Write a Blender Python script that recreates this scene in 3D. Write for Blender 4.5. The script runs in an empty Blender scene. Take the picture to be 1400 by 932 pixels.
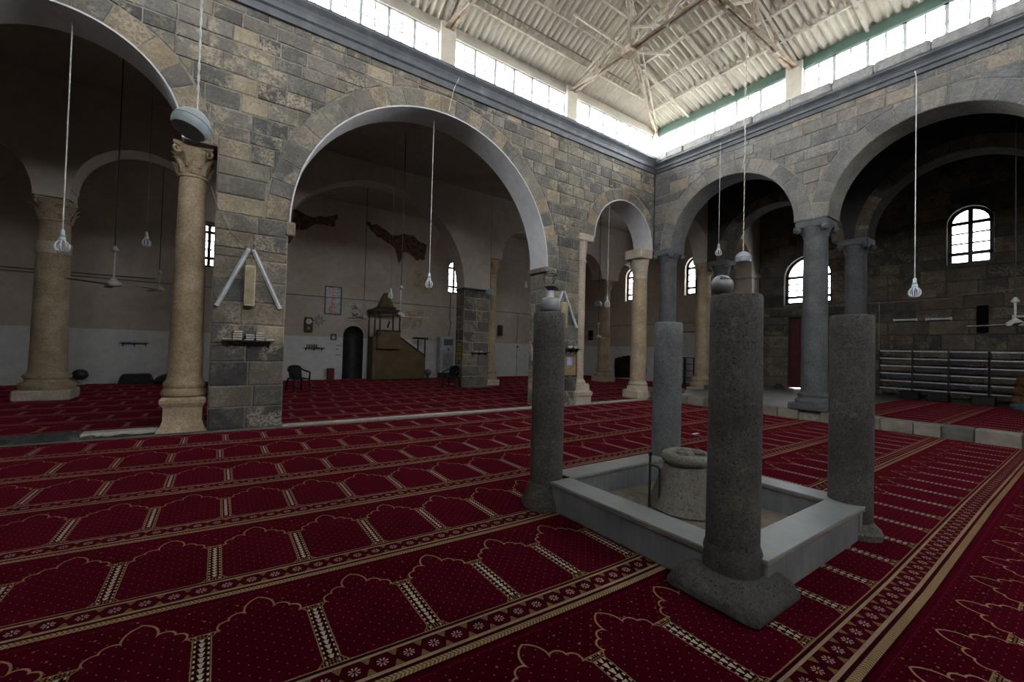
import bpy, math, random
from mathutils import Vector, Matrix
random.seed(7)
PI = math.pi
S = bpy.context.scene
COL = S.collection

# ------------------------------------------------------------------ camera
F_PX = 575.33; YAW = math.radians(55.1); PITCH = math.radians(1.09); ROLL = math.radians(1.53); EYE = 1.6
fw = Vector((math.cos(YAW)*math.cos(PITCH), math.sin(YAW)*math.cos(PITCH), math.sin(PITCH)))
rt = Vector((math.sin(YAW), -math.cos(YAW), 0)); up = rt.cross(fw)
r2 = rt*math.cos(ROLL) + up*math.sin(ROLL); u2 = -rt*math.sin(ROLL) + up*math.cos(ROLL)
cam_d = bpy.data.cameras.new('camera'); cam = bpy.data.objects.new('camera', cam_d); COL.objects.link(cam)
cam_d.sensor_fit = 'HORIZONTAL'; cam_d.sensor_width = 36; cam_d.lens = F_PX/1400*36; cam_d.clip_start = .05; cam_d.clip_end = 200
m = Matrix((r2, u2, -fw)).transposed().to_4x4(); m.translation = Vector((0, 0, EYE)); cam.matrix_world = m
S.camera = cam

# ------------------------------------------------------------------ sky and exposure
SKY = 44.0
w = bpy.data.worlds.new('overcast_sky'); S.world = w; w.use_nodes = True
bg = w.node_tree.nodes['Background']; bg.inputs[0].default_value = (.95, .975, 1.0, 1); bg.inputs[1].default_value = SKY
S.view_settings.view_transform = 'Standard'; S.view_settings.look = 'None'; S.view_settings.gamma = 1
S.view_settings.use_curve_mapping = False; S.view_settings.exposure = 0.12
S.cycles.max_bounces = 9; S.cycles.diffuse_bounces = 7; S.cycles.transparent_max_bounces = 12
S.cycles.sample_clamp_indirect = 40

# court of the mosque: X along the left wall, Y along the right wall
X0, X1, YA, YD = -3.75, 12.32, 9.21, -8.2
TH = .75                     # wall thickness
YM, YB, XO, XM = 15.5, 20.4, 20.0, 16.0   # middle arcade, back wall, outer right wall, aisle arcade
ZCOR, ZSILL, ZHEAD, ZEAVE = 7.81, 8.37, 9.13, 9.36
CEIL = 8.20
RF = .25                     # raised floor of the right aisle

def portal(name, loc, rot, sx, sy):
    l = bpy.data.lights.new(name, 'AREA'); l.shape = 'RECTANGLE'; l.size = sx; l.size_y = sy
    l.cycles.is_portal = True
    o = bpy.data.objects.new(name, l); COL.objects.link(o); o.location = loc; o.rotation_euler = rot
zc_ = (ZSILL+ZHEAD)/2; hc_ = ZHEAD-ZSILL
XCc, YCc = (X0+X1)/2, (YA+YD)/2
portal('daylight_portal', (XCc, YA+.30, zc_), (PI/2, 0, PI), X1-X0, hc_)
portal('daylight_portal', (XCc, YD-.30, zc_), (PI/2, 0, 0), X1-X0, hc_)
portal('daylight_portal', (X1+.30, YCc, zc_), (PI/2, 0, PI/2), YA-YD, hc_)
portal('daylight_portal', (X0-.30, YCc, zc_), (PI/2, 0, -PI/2), YA-YD, hc_)
def aim_portal(loc, rotz, sx, sy): portal('daylight_portal', loc, (PI/2, 0, rotz), sx, sy)

# ================================================================== material helpers
class V:
    nt = None
    def __init__(s, sock): s.s = sock
    @staticmethod
    def math(op, *a):
        n = V.nt.nodes.new('ShaderNodeMath'); n.operation = op
        for i, x in enumerate(a):
            if isinstance(x, V): V.nt.links.new(x.s, n.inputs[i])
            else: n.inputs[i].default_value = x
        return V(n.outputs[0])
    def __add__(s, o): return V.math('ADD', s, o)
    __radd__ = __add__
    def __sub__(s, o): return V.math('SUBTRACT', s, o)
    def __rsub__(s, o): return V.math('SUBTRACT', o, s)
    def __mul__(s, o): return V.math('MULTIPLY', s, o)
    __rmul__ = __mul__
    def __truediv__(s, o): return V.math('DIVIDE', s, o)
    def lt(s, o): return V.math('LESS_THAN', s, o)
    def gt(s, o): return V.math('GREATER_THAN', s, o)
    def abs(s): return V.math('ABSOLUTE', s)
    def fract(s): return V.math('FRACT', s)
    def sin(s): return V.math('SINE', s)
    def pow(s, e): return V.math('POWER', s, e)
    def clamp(s): return V.math('MINIMUM', V.math('MAXIMUM', s, 0.0), 1.0)
    def band(s, a, b): return s.gt(a)*s.lt(b)
    def max(s, o): return V.math('MAXIMUM', s, o)
def rgba(c): return (*c, 1) if len(c) == 3 else c
def mixc(fac, a, b, mode='MIX'):
    n = V.nt.nodes.new('ShaderNodeMix'); n.data_type = 'RGBA'; n.blend_type = mode
    for i, x in ((0, fac), (6, a), (7, b)):
        if isinstance(x, V): V.nt.links.new(x.s, n.inputs[i])
        else: n.inputs[i].default_value = rgba(x) if i else x
    return V(n.outputs[2])
def coord(kind='Object'):
    n = V.nt.nodes.new('ShaderNodeTexCoord'); return V(n.outputs[kind])
def noise(vec, scale, detail=4, rough=.6, dim='3D', wv=None):
    n = V.nt.nodes.new('ShaderNodeTexNoise'); n.inputs['Scale'].default_value = scale; n.inputs['Detail'].default_value = detail; n.inputs['Roughness'].default_value = rough
    if wv is not None:
        n.noise_dimensions = '4D'; V.nt.links.new(wv.s, n.inputs['W'])
    if vec: V.nt.links.new(vec.s, n.inputs['Vector'])
    return V(n.outputs[0])
def voro(vec, scale):
    n = V.nt.nodes.new('ShaderNodeTexVoronoi'); n.inputs['Scale'].default_value = scale
    if vec: V.nt.links.new(vec.s, n.inputs['Vector'])
    return V(n.outputs['Distance'])
def ramp(fac, stops, interp='LINEAR'):
    n = V.nt.nodes.new('ShaderNodeValToRGB'); V.nt.links.new(fac.s, n.inputs[0]); e = n.color_ramp; e.interpolation = interp
    while len(e.elements) < len(stops): e.elements.new(.5)
    for el, (p, c) in zip(e.elements, stops):
        el.position = p; el.color = rgba(c if not isinstance(c, (int, float)) else (c, c, c))
    return V(n.outputs[0])
def rnd(): return V(V.nt.nodes.new('ShaderNodeObjectInfo').outputs['Random'])
def sep(vec):
    n = V.nt.nodes.new('ShaderNodeSeparateXYZ'); V.nt.links.new(vec.s, n.inputs[0]); return [V(o) for o in n.outputs]
def combine(x, y, z):
    n = V.nt.nodes.new('ShaderNodeCombineXYZ')
    for i, a in enumerate((x, y, z)):
        if isinstance(a, V): V.nt.links.new(a.s, n.inputs[i])
        else: n.inputs[i].default_value = a
    return V(n.outputs[0])
def worldpos():
    return V(V.nt.nodes.new('ShaderNodeNewGeometry').outputs['Position'])
MATS = {}
def material(name, build):
    mt = bpy.data.materials.new(name); mt.use_nodes = True; V.nt = mt.node_tree
    b = V.nt.nodes['Principled BSDF']
    out = build()          # dict of color, rough, bump, metal
    for key, inp in (('color', 'Base Color'), ('rough', 'Roughness'), ('metal', 'Metallic'), ('spec', 'Specular IOR Level')):
        if key in out:
            x = out[key]
            if isinstance(x, V): V.nt.links.new(x.s, b.inputs[inp])
            else: b.inputs[inp].default_value = rgba(x) if key == 'color' else x
    if 'bump' in out:
        n = V.nt.nodes.new('ShaderNodeBump'); n.inputs['Strength'].default_value = out.get('bs', .5); n.inputs['Distance'].default_value = out.get('bd', .02)
        V.nt.links.new(out['bump'].s, n.inputs['Height']); V.nt.links.new(n.outputs[0], b.inputs['Normal'])
    if 'sheen' in out:
        b.inputs['Sheen Weight'].default_value = out['sheen']; b.inputs['Sheen Roughness'].default_value = .45; b.inputs['Sheen Tint'].default_value = (.60, .05, .10, 1)
    MATS[name] = mt; return mt
def plain(name, c, rough=.6, metal=0, var=.25, scale=6, spec=.4):
    def b():
        p = worldpos(); n = noise(p, scale, 3)
        k = ramp(n, [(.3, 1-var), (.7, 1+var)])
        return dict(color=mixc(1.0, c, k, 'MULTIPLY'), rough=rough, metal=metal, spec=spec)
    return material(name, b)

# ---- stone
def m_stone(name, stops, light, lightamt, bs=.7, gain=1.15, tint=(1.03, 1.0, .95)):
    def b():
        p = worldpos(); r = rnd()
        n1 = noise(p, 2.6, 6, .65, wv=r*40); n2 = noise(p, 21, 5, .7, wv=r*17); n3 = noise(p, 70, 3, .7)
        c = ramp(r, stops, 'CONSTANT')
        c = mixc(1.0, c, (gain*tint[0], gain*tint[1], gain*tint[2]), 'MULTIPLY')
        shade = ramp(n2, [(.30, .62), (.5, 1.0), (.70, 1.42)])
        c = mixc(.8, c, shade, 'MULTIPLY'); c = mixc(.5, c, ramp(n1, [(.3, .70), (.7, 1.35)]), 'MULTIPLY'); c = mixc(.4, c, ramp(n3, [(.35, .6), (.65, 1.4)]), 'MULTIPLY')
        gr = noise(p, 1.4, 5, .7); c = mixc(.75, c, ramp(gr, [(.32, .62), (.5, 1.0), (.68, 1.35)]), 'MULTIPLY')
        some = ((r*7.13).fract()).gt(.45)*.75+.25
        st = ramp(n1, [(.47, 0), (.58, 1)]); sp = ramp(n2, [(.44, 0), (.52, 1)])
        c = mixc(st*sp*some*lightamt, c, light)
        warm = ramp(noise(p, .9, 3), [(.45, 0), (.7, 1)])
        c = mixc(warm*.25, c, (.24, .185, .13)); c = mixc(ramp(n3, [(.30, .8), (.38, 0)])*ramp(n1, [(.4, 0), (.6, 1)]), c, (.02, .02, .02))
        return dict(color=c, rough=.85, spec=.25, bump=n1*.6+n2*.5+n3*.25, bs=bs, bd=.025)
    return material(name, b)
DK = [(0, (.125, .122, .116)), (.14, (.075, .076, .079)), (.26, (.155, .148, .135)), (.40, (.100, .100, .100)), (.54, (.158, .142, .120)), (.65, (.088, .090, .094)), (.76, (.138, .132, .122)), (.88, (.190, .164, .132)), (.95, (.27, .23, .18))]
m_stone('basalt_block', DK, (.42, .35, .26), .85)
DKB = [(0, (.125, .128, .132)), (.2, (.155, .152, .146)), (.4, (.105, .108, .114)), (.6, (.165, .155, .140)), (.78, (.135, .136, .138)), (.9, (.235, .20, .165))]
m_stone('basalt_block_right', DKB, (.36, .31, .26), .6, tint=(1, 1, 1))
DKO = [(0, (.125, .105, .085)), (.2, (.085, .078, .072)), (.4, (.165, .130, .096)), (.6, (.105, .095, .086)), (.78, (.20, .155, .11)), (.9, (.07, .067, .065))]
m_stone('basalt_block_outer', DKO, (.30, .24, .17), .5, gain=.72, tint=(1, 1, 1))
VO = [(0, (.165, .155, .140)), (.25, (.120, .118, .116)), (.5, (.200, .168, .128)), (.7, (.145, .140, .132)), (.85, (.235, .195, .145))]
m_stone('voussoir_stone', VO, (.40, .34, .26), .7)
m_stone('basalt_block_dark', [(0, (.065, .066, .068)), (.25, (.095, .092, .088)), (.45, (.048, .050, .054)), (.65, (.12, .108, .092)), (.85, (.075, .075, .076))], (.40, .36, .30), .9)
m_stone('voussoir_grey', [(0, (.150, .153, .158)), (.3, (.170, .170, .168)), (.55, (.135, .139, .146)), (.8, (.185, .178, .168))], (.30, .28, .25), .35)
def b():
    p = worldpos(); n = noise(p, 9, 5); n2 = noise(p, 45, 3)
    return dict(color=ramp(n, [(.3, (.16, .15, .13)), (.5, (.27, .25, .215)), (.75, (.40, .37, .32))]), rough=.95, spec=.15, bump=n+n2*.5, bs=.6, bd=.01)
material('mortar', b)
plain('matt_dark_lining', (.075, .07, .066), 1.0, spec=0.0)  # dimness of the aisle arch lining put into its colour, matt against window glare
plain('mortar_dark', (.075, .066, .057), .95)
def b():
    p = worldpos(); n = noise(p, 3, 6, .7); n2 = noise(p, 30, 4)
    return dict(color=ramp(n, [(.3, (.075, .082, .095)), (.55, (.125, .132, .145)), (.8, (.23, .235, .24))]), rough=.6, spec=.4, bump=n+n2*.4, bs=.4)
material('cornice_stone', b)
def b():
    p = worldpos(); n = noise(p, 5, 7, .75); n2 = noise(p, 35, 4, .7)
    return dict(color=ramp(n, [(.3, (.20, .20, .20)), (.5, (.34, .335, .325)), (.7, (.50, .48, .45))]), rough=.9, spec=.2, bump=n+n2*.6, bs=.9, bd=.03)
material('ledge_stone', b)
def m_col(name, a, bb, c, pits):
    def f():
        p = coord('Object'); r = rnd(); n = noise(p, 2.2, 7, .65, wv=r*30); n2 = noise(p, 26, 5, .75); v = voro(p, 34); n4 = noise(p, 85, 3, .7)
        col = ramp(n, [(.28, a), (.5, bb), (.72, c)])
        col = mixc(.8, col, ramp(n2, [(.3, .55), (.7, 1.5)]), 'MULTIPLY'); col = mixc(.7*pits, col, ramp(n4, [(.34, .45), (.5, 1.0), (.66, 1.6)]), 'MULTIPLY')
        hole = ramp(v, [(.14, 1), (.30, 0)])*ramp(n2, [(.46, 0), (.54, 1)])*pits
        col = mixc(hole*.8, col, (.012, .011, .010))
        wsp = ramp(noise(p, 5, 6, .7, wv=r*11), [(.60, 0), (.72, 1)])*ramp(n2, [(.45, 0), (.6, 1)])
        col = mixc(wsp*.5, col, (.34, .31, .27))
        return dict(color=col, rough=.8, spec=.3, bump=n*.5+n2*.5-hole*1.2, bs=.75, bd=.02)
    return material(name, f)
m_col('basalt_column', (.036, .031, .027), (.062, .057, .053), (.105, .097, .088), 1.0)
m_col('basalt_column_grey', (.070, .073, .078), (.105, .109, .115), (.16, .163, .167), .5)
m_col('basalt_worn', (.028, .027, .026), (.055, .053, .050), (.12, .115, .108), 1.0)
m_col('limestone_column', (.27, .195, .125), (.40, .305, .205), (.52, .42, .31), .35)
m_col('limestone_pale', (.34, .275, .21), (.48, .405, .325), (.60, .525, .44), .2)
m_col('well_stone', (.10, .09, .075), (.16, .147, .125), (.25, .23, .20), .6)
# ---- plaster
def m_plaster(name, c, c2, dado=None, amt=.5):
    def f():
        p = worldpos(); x, y, z = sep(p)
        n = noise(p, .55, 5, .6); n2 = noise(p, 4, 5, .65); n3 = noise(p, 40, 3)
        col = mixc(ramp(n, [(.35, 0), (.7, 1)])*amt, c, c2)
        if dado:
            zz = z + n2*.05
            lo = zz.lt(dado[0]); col = mixc(lo, col, dado[1])
            grime = zz.band(dado[0], dado[0]+.55); col = mixc(grime*ramp(n2, [(.35, .15), (.65, .6)]), col, dado[2])
        col = mixc(.5, col, ramp(n2, [(.3, .75), (.7, 1.2)]), 'MULTIPLY')
        return dict(color=col, rough=.9, spec=.2, bump=n2+n3*.4, bs=.25, bd=.01)
    return material(name, f)
m_plaster('plaster_soffit', (.66, .66, .68), (.48, .48, .50), amt=.6)
m_plaster('plaster_back', (.60, .53, .455), (.44, .355, .275), (1.95, (.70, .695, .70), (.50, .43, .37)), .7)
m_plaster('plaster_mid', (.58, .515, .45), (.41, .33, .26), None, .7)
m_plaster('plaster_white', (.60, .585, .57), (.50, .48, .455), None, .5)
m_plaster('plaster_ceiling', (.50, .44, .39), (.36, .285, .23), None, .8)
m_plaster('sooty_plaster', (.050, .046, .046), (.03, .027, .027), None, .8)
m_plaster('concrete_post', (.62, .57, .48), (.46, .41, .34), None, .6)
m_plaster('beam_green', (.10, .165, .135), (.15, .20, .165), None, .7)
m_plaster('beam_grey', (.50, .46, .40), (.38, .35, .30), None, .7)
def b():
    p = worldpos(); n = noise(p, 2.5, 6, .7); n2 = noise(p, 25, 4); n3 = noise(p, 120, 2)
    c = ramp(n, [(.3, (.60, .565, .49)), (.55, (.70, .665, .585)), (.75, (.77, .74, .67))])
    c = mixc(.3, c, ramp(n2, [(.3, .78), (.7, 1.18)]), 'MULTIPLY')
    return dict(color=c, rough=.9, spec=.15, bump=n3, bs=.03, bd=.003)
material('asbestos_sheet', b)
def b():
    p = worldpos(); n = noise(p, 7, 6, .7); n2 = noise(p, 2, 3)
    return dict(color=mixc(ramp(n, [(.40, 0), (.62, 1)]), (.46, .40, .33), (.30, .19, .115)), rough=.75, spec=.3, bump=n, bs=.2)
material('rusty_steel', b)
def b():
    p = worldpos(); n = noise(p, 7, 5)
    return dict(color=mixc(ramp(n, [(.5, 0), (.68, 1)]), (.56, .53, .47), (.33, .24, .16)), rough=.7, spec=.3)
material('painted_steel', b)
# ---- basin
def b():
    p = worldpos(); n = noise(p, 2.4, 6, .65); n2 = noise(p, 18, 5, .7); x, y, z = sep(p)
    st = noise(combine(x*9, y*9, z*.8), 1.5, 4)
    c = ramp(n, [(.3, (.115, .120, .130)), (.55, (.16, .165, .175)), (.8, (.215, .217, .22))])
    c = mixc(.55, c, ramp(st, [(.3, .68), (.7, 1.25)]), 'MULTIPLY')
    return dict(color=c, rough=.5, spec=.4, bump=n2, bs=.15, bd=.008)
material('basin_render', b)
def b():
    p = worldpos(); n = noise(p, 2.4, 6, .65); n2 = noise(p, 14, 5, .7)
    c = ramp(n, [(.3, (.155, .17, .178)), (.55, (.205, .22, .227)), (.8, (.265, .27, .267))])
    return dict(color=mixc(.22, c, ramp(n2, [(.3, .75), (.7, 1.2)]), 'MULTIPLY'), rough=.36, spec=.45, bump=n2, bs=.12, bd=.008)
material('basin_coping', b)
def b():
    p = worldpos(); n = noise(p, 6, 6, .7); n2 = noise(p, 30, 4)
    return dict(color=ramp(n, [(.3, (.09, .075, .058)), (.6, (.17, .145, .115)), (.8, (.25, .22, .18))]), rough=.9, bump=n2, bs=.4)
material('basin_edge', b)
def b():
    p = worldpos(); r = rnd(); n = noise(p, 3, 6, .7, wv=r*20); n2 = noise(p, 24, 4, .7)
    c = ramp(r, [(0, (.11, .108, .10)), (.25, (.19, .165, .13)), (.45, (.085, .095, .105)), (.65, (.22, .20, .165)), (.85, (.13, .125, .115))], 'CONSTANT')
    return dict(color=mixc(.8, c, ramp(n, [(.3, .6), (.7, 1.4)]), 'MULTIPLY'), rough=.85, bump=n+n2*.5, bs=.5)
material('kerb_stone', b)
def b():
    p = worldpos(); n = noise(p, 1.2, 6, .65); n2 = noise(p, 18, 4)
    return dict(color=mixc(.6, ramp(n, [(.3, (.10, .10, .10)), (.6, (.17, .168, .16)), (.8, (.24, .23, .21))]), ramp(n2, [(.3, .7), (.7, 1.25)]), 'MULTIPLY'), rough=.5, spec=.4, bump=n2, bs=.2)
material('stone_floor', b)
plain('marble_strip', (.46, .42, .37), .5)
def b():
    p = worldpos(); n = noise(p, 4, 6, .75); n2 = noise(p, 20, 5, .7)
    return dict(color=ramp(n, [(.35, (.018, .026, .024)), (.55, (.05, .062, .056)), (.72, (.19, .19, .17))]), rough=.9, bump=n+n2, bs=.8, bd=.03)
material('dark_rubble', b)
def b():
    p = worldpos(); n = noise(p, 6, 6, .7); v = voro(p, 3.2)
    return dict(color=mixc(.7, ramp(n, [(.3, (.05, .026, .016)), (.55, (.14, .08, .048)), (.72, (.34, .25, .17))]), ramp(v, [(0, .4), (.5, 1.3)]), 'MULTIPLY'), rough=.95, bump=n, bs=.8, bd=.04)
material('bare_masonry', b)
plain('flat_roof', (.55, .54, .51), .9)
plain('damp_patch', (.018, .009, .009), .95, var=.5)
plain('stain_patch', (.46, .36, .26), .95, var=.35, scale=5)
# ---- metals, plastics, wood
plain('white_plastic', (.60, .62, .64), .4); plain('tube_glass', (.66, .70, .76), .25); plain('tube_housing', (.40, .42, .46), .4)
plain('teal_plastic', (.22, .50, .52), .4); plain('white_rope', (.62, .62, .60), .8); plain('black_rod', (.02, .02, .022), .5)
plain('globe_grey', (.34, .40, .43), .3, var=.12); plain('globe_dark', (.035, .012, .012), .7); plain('brown_rod', (.16, .12, .09), .6)
plain('fan_white', (.42, .41, .39), .5); plain('fan_blade', (.23, .20, .17), .5)
plain('wood_brown', (.15, .100, .045), .55, scale=3); plain('wood_dark', (.045, .022, .012), .5); plain('wood_panel', (.14, .095, .04), .6, scale=2)
plain('black_plastic', (.012, .012, .014), .4); plain('dark_chair', (.007, .008, .010), .5, spec=.2); plain('box_tan', (.36, .29, .19), .6); plain('box_edge', (.50, .44, .33), .6)
plain('speaker_black', (.006, .006, .007), .9, spec=.05); plain('steel_grey', (.22, .225, .23), .48, .7); plain('steel_dark', (.06, .06, .06), .45, .6)
plain('shelf_black', (.020, .022, .026), .45); plain('shelf_edge', (.50, .55, .60), .4); plain('conduit', (.25, .22, .19), .5); plain('cable', (.06, .055, .05), .6)
plain('book_cover', (.035, .035, .032), .6); plain('book_pages', (.58, .55, .47), .8); plain('cork', (.30, .21, .12), .9); plain('paper_blue', (.38, .45, .68), .8)
plain('paper', (.60, .58, .53), .8); plain('ac_white', (.46, .48, .51), .4); plain('ac_grille', (.27, .29, .33), .5); plain('ac_dark', (.05, .055, .065), .4)
plain('red_box', (.12, .012, .014), .6); plain('door_red', (.075, .010, .012), .45); plain('mihrab_dark', (.035, .034, .034), .35, var=.5)
plain('star_tile', (.22, .26, .25), .5); plain('clock_face', (.58, .56, .50), .4); plain('gold_frame', (.34, .25, .08), .5, var=.5, scale=18); plain('window_frame', (.022, .018, .015), .5)
plain('blanket', (.12, .065, .02), .9, var=.7, scale=14); plain('blanket_blue', (.07, .12, .15), .9); plain('mullion_white', (.50, .52, .54), .5)
def b():
    p = coord('Object'); x, y, z = sep(p)
    n = noise(combine(x, y, z*.6), 9, 5, .75); n2 = noise(p, 26, 3)
    c = ramp(n2, [(.35, (.03, .03, .04)), (.5, (.30, .32, .36)), (.62, (.62, .64, .68))])
    sx = x*1.0 + (z*7).sin()*.06
    pk = (sx+.03).abs().lt(.095)*noise(p, 12, 3).gt(.46)
    return dict(color=mixc(pk, c, (.55, .03, .09)), rough=.3)
material('poster_print', b)
def glass(name='window_glass', tr=.94):
    mt = bpy.data.materials.new(name); mt.use_nodes = True; nt = mt.node_tree
    for n in list(nt.nodes): nt.nodes.remove(n)
    o = nt.nodes.new('ShaderNodeOutputMaterial'); t = nt.nodes.new('ShaderNodeBsdfTransparent'); g = nt.nodes.new('ShaderNodeBsdfGlossy'); mx = nt.nodes.new('ShaderNodeMixShader')
    t.inputs[0].default_value = (tr-.01, tr, tr, 1); g.inputs['Roughness'].default_value = .05; mx.inputs[0].default_value = .06
    nt.links.new(t.outputs[0], mx.inputs[1]); nt.links.new(g.outputs[0], mx.inputs[2]); nt.links.new(mx.outputs[0], o.inputs[0]); MATS[name] = mt
glass(); glass('dimmed_glass', .62)  # second glass: darker tint holds down the glare of the arched windows
# ---- prayer carpet: printed pattern in strip coordinates (u along the row, v from the foot line of the niches)
NP = .55
def b():
    uvn = V.nt.nodes.new('ShaderNodeUVMap'); uvn.uv_map = 'uv'; u, v, _ = sep(V(uvn.outputs[0]))
    p = worldpos(); pile = noise(p, 90, 2); wear = noise(p, .8, 4); wear2 = noise(p, 5, 4)
    fu = (u/NP).fract(); du = (fu-.5).abs()*NP
    def disc(cx, cy, rr): return V.math('SQRT', (du-cx)*(du-cx)+(v-cy)*(v-cy))-rr
    sd = V.math('MINIMUM', V.math('MINIMUM', disc(.116, .600, .050), disc(.169, .653, .049)), V.math('MINIMUM', disc(.328, .708, .130), (v-.572-(du-.085)*.85)*.76))
    sd = V.math('MINIMUM', sd, v-.572)
    arch = (sd.abs().lt(.0056))*du.gt(.062)*v.gt(.56)
    inside = sd.lt(0)*v.gt(0); va = .60
    niche = (.026, .0005, .0042); field = (.021, .0003, .0021); gold = (.175, .12, .055); cream = (.21, .155, .108); dark = (.004, .0012, .0018)
    c = mixc(inside, field, niche)
    a1 = ((u+v)/.080).fract()-.5; b1 = ((u-v)/.080).fract()-.5
    dots = (a1*a1+b1*b1).lt(.0052)
    a2 = ((u+v*.6)/.21).fract()-.5; b2 = ((u*.5-v)/.16).fract()-.5
    dots2 = (a2*a2*1.6+b2*b2*1.0).lt(.0026)*sd.gt(.01)
    c = mixc(dots.max(dots2)*.8, c, (.20, .10, .075))
    c = mixc(arch, c, (.20, .13, .075))
    pw = .044 + ((v-.535)/.04).clamp()*.030 + ((.045-v)/.045).clamp()*.034
    inp = du.lt(pw)*v.band(-.002, .578)
    c = mixc(inp, c, dark)
    tri = (v/.042).fract(); chk = du.lt(.004+tri*.014)*tri.lt(.85)*v.band(.05, .53)
    dt = ((v/.042).fract()-.5).abs().lt(.22)*((du-.030).abs().lt(.0045))
    edge = du.gt(pw-.0065).max(v.gt(.570)).max((v-.535).abs().lt(.003))
    hat = (v.gt(.535).max(v.lt(.045)))*((u/.016).fract().lt(.5))*((v/.016).fract().lt(.55))
    c = mixc(inp*(chk.max(dt)), c, (.36, .31, .25)); c = mixc(inp*(edge.max(hat)), c, gold)
    # border stripe
    s = v.lt(.0)
    c = mixc(s, c, dark)
    c = mixc(v.band(-.008, .0), c, gold); c = mixc(v.band(-.046, -.028), c, cream)
    bandm = v.band(-.166, -.048); c = mixc(bandm, c, (.012, .0005, .0015))
    fo = (u/(NP/4)).fract()-.5; ou = fo*(NP/4); ov = v+.107; r = V.math('SQRT', ou*ou+ov*ov)
    ang = V.math('ARCTAN2', ov, ou+.0001)
    fl = r.band(.008, .030)*((ang*8.0).sin()).gt(.15)
    c = mixc(bandm*fl, c, (.27, .20, .18))
    ed = (NP/8-ou.abs())
    knot = ed.lt((ov.abs()-.012)*.55)*ov.abs().gt(.016)*((ed/.010+ov/.012).fract().lt(.68))
    oval = ((ou/.060)*(ou/.060)+(ov/.055)*(ov/.055)).lt(1.0); c = mixc(bandm*oval*(1-fl), c, (.018, .0005, .003))
    c = mixc(bandm*knot*.9, c, (.17, .115, .04))
    c = mixc(v.band(-.190, -.168), c, cream)
    c = mixc(v.lt(-.212), c, field); zz = v.band(-.256, -.212); c = mixc(zz, c, (.22, .165, .09)); c = mixc(zz*(((u/.022)+(v+.234).abs()/.03).fract().lt(.34)), c, (.07, .045, .02)); c = mixc(v.band(-.272, -.257), c, dark)
    c = mixc(v.band(-.305, -.298), c, (.05, .002, .018))
    c = mixc(.8, c, ramp(wear, [(.3, .75), (.7, 1.28)]), 'MULTIPLY'); c = mixc(.5, c, ramp(pile, [(.3, .65), (.7, 1.35)]), 'MULTIPLY')
    c = mixc(.4, c, ramp(wear2, [(.3, .8), (.7, 1.2)]), 'MULTIPLY')
    return dict(color=c, rough=1.0, spec=0.0, bump=pile, bs=.3, bd=.006, sheen=.30)
material('prayer_carpet', b)

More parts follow.
